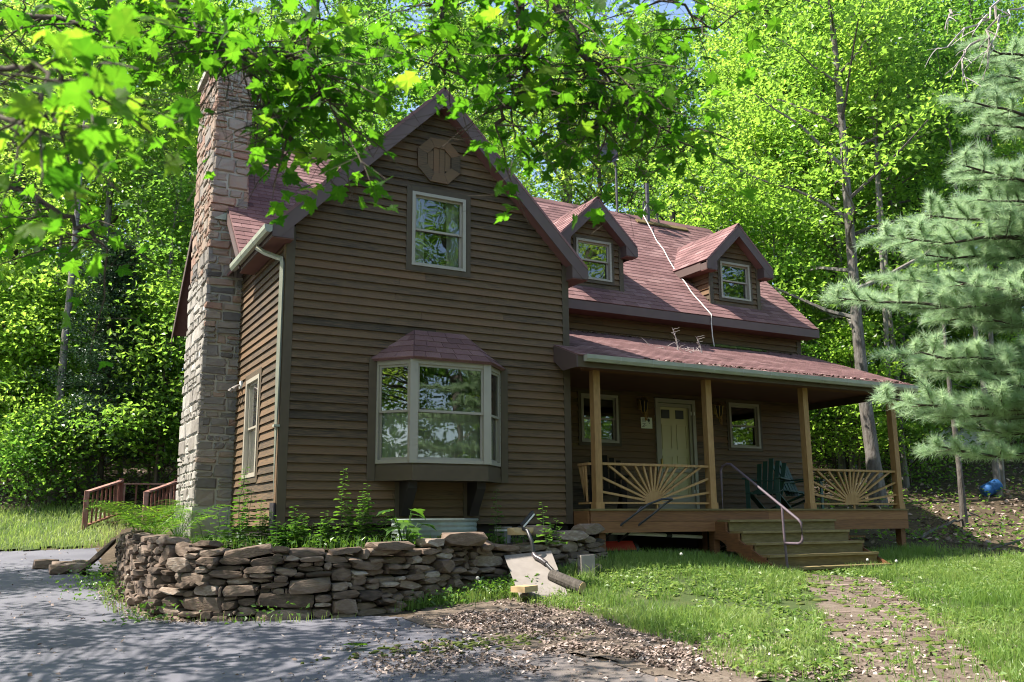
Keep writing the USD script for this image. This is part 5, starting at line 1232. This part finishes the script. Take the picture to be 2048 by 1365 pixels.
for p in zip(x_, y_):
    s = r.uniform(.03, .12); m = trimesh.creation.icosphere(1, 1.0); m.apply_scale((s, s * r.uniform(.5, 1), .018)); m.apply_translation((*p, float(ground(*p)) + .012)); ms.tri(m)
for q in range(260):
    p = A(.9, -4.3) + r.normal(0, 1, 2) * A(.6, .16); s = r.uniform(.01, .04); m = trimesh.creation.icosphere(1, 1.0); m.apply_scale((s, s * .6, .012)); m.apply_translation((*p, float(ground(*p)) + .01)); ms.tri(m)
data(stage.GetPrimAtPath(build('moss', ms, M['moss'], None, smooth=True)), label='moss cushions growing over the path bricks and the drive edge', cat='moss', kind='stuff')
# ------------------------------------------------------------------ plants of the bed
r = np.random.default_rng(41)
def bed_z(x, y): return -.27
def stem_weed(x, y, h, n, label, size=.10, stems=3):
    n, stems = int(n * 1.5), stems + 1
    z0 = bed_z(x, y); t = thing('climbing_weed', label, 'plant', (x, y, z0)); lv, sb = B(), B()
    for s in range(stems):
        hh = h * (1 if s == 0 else r.uniform(.45, .9)); b0 = A(x + r.normal(0, .06), y + r.normal(0, .05), z0); q = b0 + A(r.normal(0, .05), r.normal(0, .04), hh)
        c = bez(b0, q, .0, 6, r, .02); sb.tube(c, np.linspace(.006, .002, 6), 4, .6)
        for k in range(int(n * hh / h)):
            f = (k + .5) / (n * hh / h); p = b0 + (q - b0) * f; az = k * 2.4 + r.normal(0, .4); d = A(math.cos(az), math.sin(az), .15); L = size * (1.15 - .75 * f ** 1.5) * r.uniform(.8, 1.25)
            rd = r.uniform(.01, .05) * (1.2 - f)
            # a rounded heart-like leaf of six points
            e = p + d * rd; sd = A(-math.sin(az), math.cos(az), 0); nn = np.cross(d, sd)
            pts = [e, e + d * L * .35 + sd * L * .5, e + d * L * .8 + sd * L * .36, e + d * L * 1.08 - A(0, 0, L * .3), e + d * L * .8 - sd * L * .36, e + d * L * .35 - sd * L * .5]
            lv.add(pts, [[0, 1, 2], [0, 2, 3], [0, 3, 4], [0, 4, 5]], r.random())
    build('stem', sb, M['weed'], t); build('leaves', lv, M['weed'], t, kind='stuff')
for x, y, h, n, st, lab in ((.62, -1.1, .98, 34, 3, 'tallest bright climbing weed against the gable wall'), (.83, -1.0, .80, 26, 2, 'second tall climbing weed just right of the tallest one'), (1.05, -1.15, .42, 16, 3, 'low bushy weed right of the two tall climbing weeds'), (.32, -1.2, .45, 18, 4, 'bushy weed left of the tallest climbing weed'),
                          (-.02, -1.0, .52, 18, 4, 'leafy weed beside the foot of the downspout, on its right'), (.13, -.75, .42, 16, 3, 'small weed by the gable corner board'), (-.42, -.85, .6, 22, 4, 'bushy weed left of the downspout'), (-.72, -.75, .98, 30, 2, 'tall thin vine before the side wall near the chimney'),
                          (-.5, .15, .95, 26, 2, 'vine climbing under the side window'), (-.98, -.55, .5, 16, 2, 'short weed before the chimney foot'), (-.25, -1.15, .35, 16, 4, 'low glossy weed above the wall left of the downspout'), (2.95, -.75, .75, 18, 1, 'thin single weed stem beside the white bucket'), (1.95, -.45, .45, 12, 1, 'small upright weed behind the galvanised tub'), (3.1, -1.75, .55, 14, 2, 'spindly weed growing at the foot of the stone wall')):
    stem_weed(x, y, h, n, lab, stems=st)
big = thing('broad_leaf_plant', 'broad leaved plant with large pale leaves above the stone wall', 'plant', (1.3, -1.25, -.27)); sb = B()
for k in range(15):
    az = k * 2.4; h = r.uniform(.16, .50); d = A(math.cos(az), math.sin(az), 0); p0 = A(1.3, -1.25, -.28); q = p0 + d * r.uniform(.08, .26) + A(0, 0, h)
    sb.tube(bez(p0, q, .05, 5, r), np.linspace(.009, .004, 5), 5, .5); L = r.uniform(.17, .27); v, f = maple_leaf(q, d + A(0, 0, -.35), A(0, 0, 1), L, r)
    build('leaf', B().add(v, f, r.random()), M['weed'], big)
build('stem', sb, M['weed'], big)
def fern(x, y, z, R, label):
    t = thing('fern', label, 'fern', (x, y, z))
    for k in range(11):
        az = k * 2.399 + r.normal(0, .2); L = R * r.uniform(.75, 1.15); d = A(math.cos(az), math.sin(az), 0); b = B(); n = 15
        f = np.linspace(0, 1, n); c = A(x, y, z) + d * (L * f)[:, None] + A(0, 0, 1) * (L * (1.6 * f - 1.15 * f ** 2))[:, None]
        b.tube(c, np.linspace(.005, .0015, n), 3, .5); s = A(-d[1], d[0], 0)
        for i in range(1, n):
            w_ = L * .26 * math.sin(math.pi * min(1, .12 + f[i] * .9)) + .01
            for sg in (-1, 1):
                o = c[i]; e = o + s * sg * w_ + d * w_ * .45 - A(0, 0, w_ * .15); m_ = (o + e) / 2; b.add([o, m_ + d * .016, e, m_ - d * .016], [[0, 1, 2], [0, 2, 3]], r.random())
        build('frond', b, M['fern'], t)
for x, y, z, R, lab in ((-.95, 3.4, -.18, .9, 'large bright fern close to the chimney corner'), (-1.15, 4.5, -.2, 1.05, 'tall fern in front of the wooden deck'), (-1.2, 2.6, -.18, .7, 'small fern on the wall top left of the chimney'), (-.95, 5.6, -.2, 1.1, 'fern at the back beside the deck stairs'), (-1.25, 1.7, -.2, .5, 'lowest fern, nearest along the stone wall'), (-.85, 2.5, -.2, .85, 'bright fern right before the chimney foot'), (-1.2, 3.8, -.2, 1.0, 'wide fern between the chimney corner and the deck stairs'), (-.9, 4.9, -.2, 1.15, 'arching fern behind the wide one by the deck')): fern(x, y, z, R, lab)
bg = B(); x_, y_ = scatter(Polygon([(-1.45, 5), (-1.45, 1), (-1.3, -.8), (-.7, -1.4), (.3, -1.75), (1.2, -1.6), (2.5, -1.1), (4.4, -.8), (4.4, -.1), (0, -.1), (-.1, 1), (-.6, 2.7), (-.7, 5)]), 9000, r)
z0 = -.27 - .0 * x_; s = ground(x_, y_)
blades(bg, x_, y_, r.uniform(.06, .2, len(x_)), r.uniform(.007, .014, len(x_)), r, zoff=z0 - s)
P = np.stack([x_, y_, z0 + r.uniform(.02, .12, len(x_))], 1)[::2]; cards(bg, P, A(0, 0, 1) + r.normal(0, .5, P.shape), r.uniform(.03, .08, len(P)), r, .7)
data(stage.GetPrimAtPath(build('bed_greenery', bg, M['weed'], None)), label='low green ground cover filling the planting bed behind the stone wall', cat='ground cover', kind='stuff')
bw = B()
for x0, y0, n in ((1.6, -1.98, 130), (2.3, -1.75, 260), (2.75, -1.75, 160), (-1.6, -1.35, 90), (-.5, -2.0, 40), (-1.95, 2.6, 160), (-1.9, 1.2, 120), (-1.85, 3.8, 120), (2.5, -1.5, 120)):
    P = A(x0, y0, 0) + r.normal(0, 1, (n, 3)) * A(.22, .13, 0); P[:, 2] = ground(P[:, 0], P[:, 1]) + r.uniform(.01, .22, n); cards(bw, P, A(0, 0, 1) + r.normal(0, .55, P.shape), r.uniform(.03, .075, n), r, .7)
data(stage.GetPrimAtPath(build('wall_foot_weeds', bw, M['weed'], None)), label='small leafy weeds along the foot of the stone wall', cat='weeds', kind='stuff')
for k, (x, y, h, wd) in enumerate(((1.75, -2.35, .34, 'bent dandelion seed head before the stone wall'), (8.3, -2.35, .22, 'dandelion seed head nearest the bottom step'), (8.75, -2.5, .2, 'dandelion seed head right of the bottom step'), (5.25, -1.75, .2, 'lone dandelion seed head on the shaded lawn'))):
    t = thing('dandelion', wd, 'dandelion', (x, y, float(ground(x, y)))); g_ = float(ground(x, y)); build('stem', B().tube([(x, y, g_), (x + .02, y, g_ + h * .6), (x + .035, y, g_ + h)], .004, 4, .8), M['weed'], t); m = trimesh.creation.icosphere(1, .022); m.apply_translation((x + .035, y, g_ + h + .015)); build('seed_head', B().tri(m), M['curtain'], t)

# ------------------------------------------------------------------ things in the bed and by the wall
def lathe(prof, c, n=20, tone=.5):
    b = B(); a = np.linspace(0, 2 * np.pi, n + 1)[:-1]; m = len(prof)
    v = [A(c[0] + rr * math.cos(t), c[1] + rr * math.sin(t), c[2] + zz) for rr, zz in prof for t in a]
    i, j = np.meshgrid(np.arange(m - 1), np.arange(n), indexing='ij'); q = np.stack([i * n + j, i * n + (j + 1) % n, (i + 1) * n + (j + 1) % n, (i + 1) * n + j], -1).reshape(-1, 4)
    return b.add(v, q, tone)
tub = thing('galvanised_tub', 'galvanised ribbed steel tub standing in the bed under the bay window', 'tub', (1.95, -.72, -.33))
prof = [(.0, .02), (.60, .02), (.60, .0)] + [(.6 + .012 * (k % 2), .03 + .032 * k) for k in range(9)] + [(.625, .31), (.635, .325), (.62, .335), (.60, .325), (.59, .04), (0, .04)]
tb = lathe([(a * 1.0, h) for a, h in prof], (0, 0, 0), 30); v, f, t_ = tb.get(); v = v * A(1, .55, 1) + A(1.95, -.72, -.26); build('tub_body', B().add(v, f, t_), M['zinc'], tub)
jar = thing('white_bucket', 'small white plastic bucket standing in the bed right of the tub', 'bucket', (3.08, -.55, -.3)); build('bucket_body', lathe([(0, 0), (.10, 0), (.115, .24), (.125, .24), (.125, .26), (.11, .26), (.1, .02), (0, .02)], (3.08, -.55, -.3)), M['slab'], jar); build('rim', lathe([(.115, .2), (.13, .2), (.13, .225), (.115, .225)], (3.08, -.55, -.3)), M['white'], jar)
g0 = float(ground(3.0, -1.7))
sl = A(*[(2.72, -1.25, g0 + .42), (3.37, -1.38, g0 + .47), (3.02, -2.35, g0 - .03), (2.42, -2.2, g0 - .02)])
data(stage.GetPrimAtPath(build('pale_board', B().convex(sl, [p - A(0, .02, .03) for p in sl], .5), M['slab'], None)), label='pale flat board sloping from the stone wall down to the leaves', cat='board')
pp = thing('drain_pipe', 'black drain pipe hanging over the stone wall onto the pale board', 'pipe', (2.95, -1.3, g0)); o = A(.0, 0, 0)
build('pipe', B().tube([(3.02, -1.12, g0 + .78), (3.02, -1.36, g0 + .74), (3.05, -1.42, g0 + .6), (3.05, -1.47, g0 + .42)], .026, 8).tube([(3.1, -1.66, g0 + .34), (3.12, -1.95, g0 + .18), (3.1, -2.2, g0 + .06)], .024, 8), M['black'], pp, smooth=True)
build('elbow', B().tube([(3.05, -1.46, g0 + .44), (3.05, -1.52, g0 + .40), (3.08, -1.6, g0 + .37), (3.1, -1.7, g0 + .32)], .034, 8), M['metal_dark'], pp, smooth=True)
lg = thing('split_log', 'short split log with a pale cut end lying at the foot of the board', 'log', (3.05, -2.3, g0)); m = trimesh.creation.cylinder(.075, .5, sections=12); m.apply_transform(trimesh.transformations.rotation_matrix(math.pi / 2, [1, 0, 0]) ); m.apply_transform(trimesh.transformations.rotation_matrix(.35, [0, 0, 1])); m.apply_transform(trimesh.transformations.rotation_matrix(.3, [1, 0, 0])); m.apply_translation((3.1, -2.2, g0 + .12)); build('log_body', B().tri(m, .2), M['bark'], lg)
cpt = m.vertices[m.vertices[:, 1].argsort()[:13]].mean(0); dd = cpt - m.centroid; dd /= np.linalg.norm(dd); m2 = trimesh.creation.cylinder(.071, .012, sections=12); m2.apply_transform(trimesh.geometry.align_vectors([0, 0, 1], dd)); m2.apply_translation(m.centroid + dd * .252); build('cut_end', B().tri(m2), M['cut_wood'], lg)
ob = trimesh.creation.box((.3, .2, .07)); ob.apply_transform(trimesh.transformations.rotation_matrix(.5, [0, 0, 1])); ob.apply_translation((2.45, -2.28, g0 + .06)); data(stage.GetPrimAtPath(build('pale_wood_block', B().tri(ob), M['cut_wood'], None)), label='small pale sunlit wood block beside the foot of the board', cat='wood block')
cb_ = thing('cinder_block', 'grey hollow cinder block standing on end in the grass', 'cinder block', (3.85, -1.5, float(ground(3.85, -1.5)))); c0 = A(3.85, -1.5, float(ground(3.85, -1.5)) + .13)
outer = sbox(-.16, -.1, .16, .1).difference(unary_union([sbox(-.13, -.065, -.018, .065), sbox(.018, -.065, .13, .065)])); m = trimesh.creation.extrude_polygon(outer, .19, engine='earcut'); m.apply_translation((0, 0, -.095)); m.apply_transform(trimesh.transformations.rotation_matrix(math.pi / 2, [0, 1, 0])); m.apply_transform(trimesh.transformations.rotation_matrix(-.3, [0, 0, 1])); m.apply_translation(c0); build('block', B().tri(m), M['slab'], cb_)
hm = thing('wood_mallet', 'block of split wood with a black gripped handle on top of the stone wall', 'mallet', (3.05, -1.12, -.05)); m = rock((.34, .2, .10), r, 16, .8); m.apply_translation((3.02, -1.15, -.10)); build('head', B().tri(m), M['cut_wood'], hm); build('handle', B().bar((3.08, -1.1, -.02), (3.30, -1.02, .16), .04, .04), M['black'], hm); build('strip', B().bar((3.09, -1.13, -.04), (3.30, -1.06, .13), .016, .016), M['white'], hm)
# under and on the porch
ps = thing('white_pole', 'long white pole hung under the porch floor between the posts', 'pole', (6, -.2, -.2)); build('tube', B().tube([(5.0, -.2, -.14), (7.0, -.15, -.24)], .028, 8), M['white'], ps); build('joint', B().tube([(6.25, -.17, -.203), (6.36, -.167, -.208)], .031, 8), M['black'], ps)
for k, (x0, y0, x1, y1, dz, lab, mt) in enumerate(((10.2, .2, 11.3, .3, .28, 'upper weathered plank stacked under the right end of the porch', 'porch_wood'), (10.2, .25, 11.3, .35, .2, 'lower weathered plank stacked under the right end of the porch', 'step_wood'), (9.5, -.35, 11.3, -.2, .05, 'long pale green board on the ground under the right end of the porch', 'slab'))):
    g_ = float(ground((x0 + x1) / 2, y0)); data(stage.GetPrimAtPath(build('plank', B().bar((x0, y0, g_ + dz), (x1, y1, g_ + dz), .14, .04, tone=.6), M[mt], None)), label=lab, cat='plank')
mw = thing('lawn_mower', 'red lawn mower with a black folded handle in the dark under the porch', 'lawn mower', (5.35, .1, float(ground(5.3, .1)))); g_ = float(ground(5.3, .0)) + .05
build('deck', B().convex([A(5.1, -.1, g_ + .22), A(5.6, -.15, g_ + .22), A(5.65, .45, g_ + .22), A(5.1, .5, g_ + .22)], [A(5.05, -.15, g_ + .08), A(5.65, -.2, g_ + .08), A(5.7, .5, g_ + .08), A(5.05, .55, g_ + .08)]), M['red_metal'], mw)
build('engine', lathe([(0, 0), (.14, 0), (.15, .1), (.1, .16), (0, .17)], (5.35, .15, g_ + .22), 12), M['black'], mw)
for dx, dy in ((-.3, -.1), (.32, -.1), (-.3, .45), (.32, .45)): build('wheel', B().tube([(5.35 + dx - .03, .0 + dy, g_ + .09), (5.35 + dx + .03, .0 + dy, g_ + .09)], .1, 14), M['black'], mw)
hd = B()
for dx in (0, .34): hd.tube([(5.0 + dx, -.1, g_ + .2), (5.12 + dx, -.42, g_ + .42), (5.33 + dx, -.62, g_ + .63), (5.52 + dx * .9, -.72, g_ + .78), (5.72 + dx * .6, -.78, g_ + .85)], .018, 6)
hd.tube([(5.72, -.78, g_ + .85), (5.83, -.79, g_ + .86), (5.93, -.78, g_ + .85)], .02, 6).tube([(5.15, -.45, g_ + .45), (5.5, -.45, g_ + .45)], .01, 6)
build('handle', hd, M['black'], mw); build('lever', B().tube([(5.36, -.63, g_ + .66), (5.42, -.66, g_ + .74), (5.5, -.66, g_ + .72)], .01, 6), M['metal_dark'], mw)
def chair(x, y, rz, label, mt):
    t = thing('garden_chair', label, 'chair', (x, y, DECK)); Mx = placeM((x, y, DECK), rz)
    tf = lambda p: (Mx @ np.append(p, 1))[:3]
    def bar(n, p, q, w_, h, up=(0, 0, 1)): build(n, B().bar(tf(A(*p)), tf(A(*q)), w_, h, up=Mx[:3, :3] @ A(*up)), M[mt], t)
    for k in range(5): bar('seat_slat', (-.25, .2 - k * .1, .30 + .03 * (-k + 4) * -.6 + .07), (.25, .2 - k * .1, .30 + .03 * (-k + 4) * -.6 + .07), .09, .02)
    for k in range(5): bar('back_slat', (-.2 + k * .1, -.22, .28), (-.24 + k * .12, -.48, .98 - .05 * abs(k - 2)), .085, .02, up=(0, 1, .4))
    for s in (-1, 1):
        bar('arm', (s * .31, .3, .58), (s * .31, -.4, .56), .11, .025); bar('front_leg', (s * .28, .24, 0), (s * .28, .24, .57), .08, .025, up=(0, 1, 0)); bar('rear_leg', (s * .25, .26, .32), (s * .25, -.6, .02), .1, .025)
    bar('back_brace', (-.27, -.32, .55), (.27, -.32, .55), .06, .02)
chair(9.35, .75, 2.1, 'dark green slatted garden chair on the porch behind the third post', 'chair_green')
chair(10.6, 1.05, -2.9, 'dark green slatted garden chair behind the right sunburst railing', 'chair_green')
chair(6.0, 1.1, 2.6, 'dark slatted garden chair on the porch left of the front door', 'dark')
# right-hand wood: barrel, tank, rotten log, branches
bx, by = 19.3, 3.0; bz = float(ground(bx, by)); br_ = thing('blue_barrel', 'blue plastic drum lying tipped on the leaf litter at the right edge', 'barrel', (bx, by, bz))
bb = lathe([(a_ * .58, b__ * .58) for a_, b__ in [(0, -.42), (.24, -.42), (.27, -.38), (.285, -.14), (.275, -.12), (.275, .12), (.285, .14), (.27, .38), (.24, .42), (.2, .41), (.2, .38), (0, .38)]], (0, 0, 0), 22); v, f, t_ = bb.get()
Rm = trimesh.transformations.rotation_matrix(1.1, [.5, .8, 0])[:3, :3]; build('drum', B().add(v @ Rm.T + A(bx, by, bz + .2), f, t_), M['blue'], br_, smooth=True)
build('hoop', B().add(lathe([(.165, -.02), (.172, -.012), (.172, .012), (.165, .02)], (0, 0, 0), 22).get()[0] @ Rm.T + A(bx, by, bz + .2), lathe([(.165, -.02), (.172, -.012), (.172, .012), (.165, .02)], (0, 0, 0), 22).get()[1]), M['blue'], br_)
p = at(1925, 912, 30.0); tz = float(ground(p[0], p[1])); tk = thing('white_tank', 'white gas tank on legs half hidden in the wood on the right', 'tank', (p[0], p[1], tz)); dx = A(.8787, -.4773, 0); c = A(p[0], p[1], max(p[2], tz + .5))
tp_ = [c + dx * s for s in (-1.0, -.95, -.8, .8, .95, 1.0)]; build('shell', B().tube(tp_, [.12, .28, .38, .38, .28, .12], 16), M['tank'], tk, smooth=True)
for s in (-.6, .6): build('leg', B().bar(c + dx * s - A(0, 0, 1.2), c + dx * s - A(0, 0, .3), .2, .3, up=(1, 0, 0)), M['concrete'], tk)
for k, (q0, q1, rr, lab) in enumerate((((13.2, .5), (16.5, 1.5), .035, 'long bare fallen branch on the wood floor right of the porch'), ((14.4, .2), (15.3, 1.6), .03, 'curved fallen branch near the thin pine trunk'), ((12.8, -1.2), (17.5, -1.0), .025, 'thin fallen branch along the edge of the lawn'), ((16, 4.5), (18.5, 6), .12, 'rotten log in the dark hollow of the wood floor'))):
    a_, b_ = A(*q0, float(ground(*q0)) + rr), A(*q1, float(ground(*q1)) + rr + .04); data(stage.GetPrimAtPath(build('fallen_branch', B().tube(bez(a_, b_, .03, 9, r, .02), np.linspace(rr, rr * .5, 9), 7), M['bark'], None, smooth=True)), label=lab, cat='fallen branch')
st_ = thing('thin_trunk', 'thin pale straight sapling stem standing under the pine boughs', 'tree', (*at(1930, 1060, 20.5)[:2], 0)); p = at(1930, 1060, 20.3); gz_ = float(ground(p[0], p[1])); build('trunk', B().tube([(p[0], p[1], gz_ - .1), (p[0] + .02, p[1], gz_ + 1.2), (p[0] - .03, p[1], gz_ + 3), (p[0], p[1], gz_ + 6)], [.085, .06, .05, .02], 8), M['bark'], st_, smooth=True)
for (k, (x, y, s)) in enumerate(((17.3, 4.2, .6), (16.2, 5.6, .5), (15.6, 3.6, .35), (18.6, 5.4, .5))):
    m = rock((s, s * .7, s * .5), r, 20); m.apply_translation((x, y, float(ground(x, y)) + s * .12)); t = thing('boulder', ('largest pale', 'mossy squat', 'small low', 'far brown')[k] + ' boulder on the wood floor right of the porch', 'boulder', (x, y, float(ground(x, y)))); build('rock', B().tri(m, r.random()), M['wall_stone'], t)
tg = thing('fallen_sprig', 'fallen green maple sprig lying on the asphalt', 'sprig', (-.2, -4.0, float(ground(-.2, -4.0)))); g_ = float(ground(-.2, -4.0)) + .02
build('stem', B().tube([(-.3, -4.0, g_), (0, -3.95, g_ + .01), (.25, -4.05, g_)], .004, 4), M['dead_twig'], tg)
for k in range(5): v, f = maple_leaf(A(-.3 + r.normal(0, .05), -4 + r.normal(0, .05), g_ + .03), A(r.normal(), r.normal(), .1), A(0, 0, 1), .1, r); build('leaf', B().add(v, f, r.random()), M['leaf_near'], tg)
for k, (x0, y0, x1, y1, lab) in enumerate(((-2.2, -6.6, -1.6, -6.2, 'dry twig on the drive in the lower left'), (-.9, -5.8, -.3, -6.2, 'forked dry twig on the drive near the picture foot'))):
    g_ = float(ground(x0, y0)) + .02; data(stage.GetPrimAtPath(build('dry_twig', B().tube(bez(A(x0, y0, g_), A(x1, y1, float(ground(x1, y1)) + .02), .02, 6, r, .03), np.linspace(.008, .003, 6), 5), M['twig'], None)), label=lab, cat='twig')

# ------------------------------------------------------------------ redwood deck behind the chimney
dk = thing('wooden_deck', 'red-brown wooden deck with railed stairs behind the chimney', 'deck', (-1.2, 10, -.4))
A0, A1_ = at(165, 1095, 20.5), at(237, 1045, 21.8); A0[2] = float(ground(A0[0], A0[1])); A1_[2] = .22
def rpost(p, h): build('post', B().box((p[0] - .05, p[1] - .05, float(ground(p[0], p[1])) - .1), (p[0] + .05, p[1] + .05, p[2] + h), rng.random()), M['redwood'], dk)
def rrail(p, q, h, n):
    build('handrail', B().bar(p + A(0, 0, h), q + A(0, 0, h), .14, .04, tone=.9), M['redwood'], dk); build('lower_rail', B().bar(p + A(0, 0, .1), q + A(0, 0, .1), .09, .04), M['redwood'], dk)
    for k in range(n):
        e = p + (q - p) * (k + .5) / n; build('baluster', B().bar(e + A(0, 0, .1), e + A(0, 0, h), .04, .04, up=(1, 0, 0), tone=rng.random()), M['redwood'], dk)
rpost(A0, .88); rpost(A1_, .92); rrail(A0, A1_, .86, 8)
off = A(1.25, -.05, 0); B0, B1 = A0 + off, A1_ + off; rpost(B0, .88); rpost(B1, .92); rrail(B0, B1, .86, 8)
C0, C1 = A(A1_[0] + .1, A1_[1] + 1.6, .22), A(A1_[0] + 2.6, A1_[1] + 1.2, .22); rpost(C0, .9); rpost(C1, .9); rrail(C0, C1, .86, 9)
build('brace', B().bar(C0 + A(.9, 0, .2), C0 + A(1.3, 0, .84), .08, .04, up=(0, 1, 0)).bar(C0 + A(1.7, 0, .2), C0 + A(1.3, 0, .84), .08, .04, up=(0, 1, 0)), M['redwood'], dk)
for k in range(8): build('deck_board', B().box((A1_[0] - .05, A1_[1] + k * .2, .17), (A1_[0] + 2.7, A1_[1] + k * .2 + .19, .21), rng.random()), M['redwood'], dk)
for k in range(4):
    f = (k + .5) / 4; e = A0 + (A1_ - A0) * f; build('tread', B().box((e[0], e[1] - .15, e[2] - .02), (e[0] + 1.2, e[1] + .15, e[2] + .02), .6), M['redwood'], dk)

# ------------------------------------------------------------------ white pine at the right edge
r = np.random.default_rng(63)
pb = at(2420, 1100, 9.6); PT = A(pb[0], pb[1]); pz = float(ground(*PT)); pine = thing('white_pine', 'white pine whose soft grey-green boughs reach in from the right edge', 'tree', (*PT, pz))
build('trunk', B().tube([(*PT, pz - .3), (PT[0] + .05, PT[1], pz + 3), (PT[0], PT[1] + .05, pz + 8), (PT[0], PT[1], pz + 13)], [.22, .18, .12, .03], 10), M['bark_dark'], pine, smooth=True)
nv, pt_, wood = [], [], B()
def tuft(p, d, n, L):
    """a brush of needles round the shoot"""
    d = d / np.linalg.norm(d); q = d * r.uniform(.35, 1.0, (n, 1)) + r.normal(0, .48, (n, 3)); q /= np.linalg.norm(q, axis=1, keepdims=True)
    base = p + d * r.uniform(-.05, .02, (n, 1)); tip = base + q * L * r.uniform(.75, 1.15, (n, 1)); s = np.cross(q, r.normal(0, 1, (n, 3))); s /= np.linalg.norm(s, axis=1, keepdims=True); wd = .0026
    nv.append(np.stack([base - s * wd, base + s * wd, tip], 1).reshape(-1, 3)); pt_.append(np.repeat(np.clip(r.normal(.5, .2, n), 0, 1), 3))
def pine_bough(tip, zoff, nb, width):
    rootp = A(*PT, 0); rootp[2] = tip[2] + zoff
    c = bez(rootp, tip, -.05, 10, r, .006); build('bough', B().tube(c, np.linspace(.035, .008, 10), 6), M['bark_dark'], pine, smooth=True)
    ax = (tip - rootp) / np.linalg.norm(tip - rootp); side = np.cross(ax, A(0, 0, 1)); side /= np.linalg.norm(side)
    for k in range(nb):
        f = .22 + .78 * (k + r.random()) / nb; o = c[0] + (c[-1] - c[0]) * f; i = min(8, int(f * 9)); o = c[i] + (c[i + 1] - c[i]) * (f * 9 - i)
        sg = 1 if k % 2 else -1; L = width * (1.15 - .75 * f) * r.uniform(.6, 1.2)
        d = ax * r.uniform(.5, .9) + side * sg * r.uniform(.5, .95) + A(0, 0, r.uniform(-.05, .38)); d /= np.linalg.norm(d); e = o + d * L
        wood.tube(bez(o, e, -.04, 5, r), np.linspace(.009, .003, 5), 4, .5, caps=False)
        m = max(5, int(L / .034))
        for j in range(m):
            g_ = .2 + .8 * (j + r.random()) / m; tuft(o + d * L * g_, d + A(0, 0, .35), 26, .115)
            if j % 2 == 0:
                d2 = d + side * r.uniform(-.9, .9) + A(0, 0, r.uniform(-.3, .4)); d2 /= np.linalg.norm(d2); l2 = L * .34 * r.uniform(.5, 1.1); p2 = o + d * L * g_; wood.tube([p2, p2 + d2 * l2 * .5, p2 + d2 * l2], [.005, .004, .002], 3, .5, caps=False)
                for q in range(3): tuft(p2 + d2 * l2 * (q + 1) / 3, d2 + A(0, 0, .3), 22, .11)
    tuft(tip, ax, 26, .11)
for (u, v, d, zo, nb, wd) in ((1927, 200, 9.6, .25, 16, .62), (1960, 90, 9.9, .2, 14, .55), (1925, 330, 9.2, .3, 20, .72), (1960, 250, 10.2, .2, 14, .6), (1767, 470, 9.4, .55, 26, .72), (1850, 430, 9.9, .35, 20, .7), (1672, 596, 9.2, .5, 28, .72), (1782, 560, 9.8, .45, 22, .7), (1900, 560, 9.0, .3, 20, .7), (1822, 700, 9.0, .35, 26, .72), (1774, 795, 8.8, .3, 26, .72), (1860, 740, 9.6, .3, 22, .75), (1900, 820, 9.2, .25, 22, .75), (1872, 892, 9.0, .2, 22, .6), (1960, 860, 9.6, .2, 18, .6), (1985, 640, 9.4, .2, 16, .7), (1990, 470, 9.8, .2, 16, .7), (2000, 760, 9.0, .2, 16, .7)):
    pine_bough(at(u, v, d), zo, int(nb * 1.05), wd)
for (u, v, d, zo, nb, wd) in ((2000, 150, 9.9, .2, 14, .6), (1955, 400, 10.1, .25, 18, .7), (1850, 510, 10.0, .35, 22, .7), (1900, 640, 10.2, .3, 22, .7), (1930, 700, 9.8, .25, 20, .7), (1960, 800, 9.2, .2, 18, .65), (2010, 560, 9.3, .2, 16, .7), (2020, 330, 9.5, .2, 16, .7), (1800, 610, 9.9, .4, 22, .65)):
    pine_bough(at(u, v, d), zo, nb, wd)
b = B(); v = np.vstack(nv); b.add(v, np.arange(len(v)).reshape(-1, 3), np.concatenate(pt_)); build('needles', b, M['needle'], pine, kind='stuff'); build('branchlets', wood, M['twig'], pine, kind='stuff')
dd_ = B()
def dead(p, q, rad, n):
    c = bez(p, q, r.uniform(-.08, .08), 7, r, .03); dd_.tube(c, np.linspace(rad, rad * .3, 7), 5, r.random())
    for k in range(n):
        i = r.integers(2, 6); e = c[i] + (q - p) * r.uniform(.15, .35) + r.normal(0, .09, 3); dd_.tube(bez(c[i], e, .05, 4, r), np.linspace(rad * .5, rad * .2, 4), 4, r.random())
for a_, b_ in (((2100, -120), (2000, 0)), ((2005, -10), (1945, 70)), ((1990, 10), (1965, 160)), ((1975, 30), (1855, 100)), ((1960, 80), (1890, 150)), ((1930, 100), (1925, 170)), ((2060, 10), (1990, 40)), ((1900, 20), (1890, 60)), ((2000, 30), (1978, 110))): dead(at(*a_, 9.7), at(*b_, 9.4), .014, 3)
build('dead_branch', dd_, M['dead_twig'], pine, kind='stuff')

r = np.random.default_rng(90); gc = B(); x_, y_ = scatter(Polygon([(11.8, .5), (13.2, -2.6), (16, -5), (26, -5), (30, 12), (20, 18), (13, 16), (12, 8)]), 15000, r)
k = meshkit.fbm(np.stack([x_ * .5, y_ * .5, 0 * x_], 1), 4, 4) > .42; x_, y_ = x_[k], y_[k]; P = np.stack([x_, y_, ground(x_, y_) + r.uniform(.02, .28, len(x_))], 1); cards(gc, P, A(0, 0, 1) + r.normal(0, .4, P.shape), r.uniform(.05, .12, len(P)), r, .75)
data(stage.GetPrimAtPath(build('wood_floor_plants', gc, M['leaf_deep'], None)), label='low green seedlings and moss scattered over the wood floor right of the house', cat='ground cover', kind='stuff')
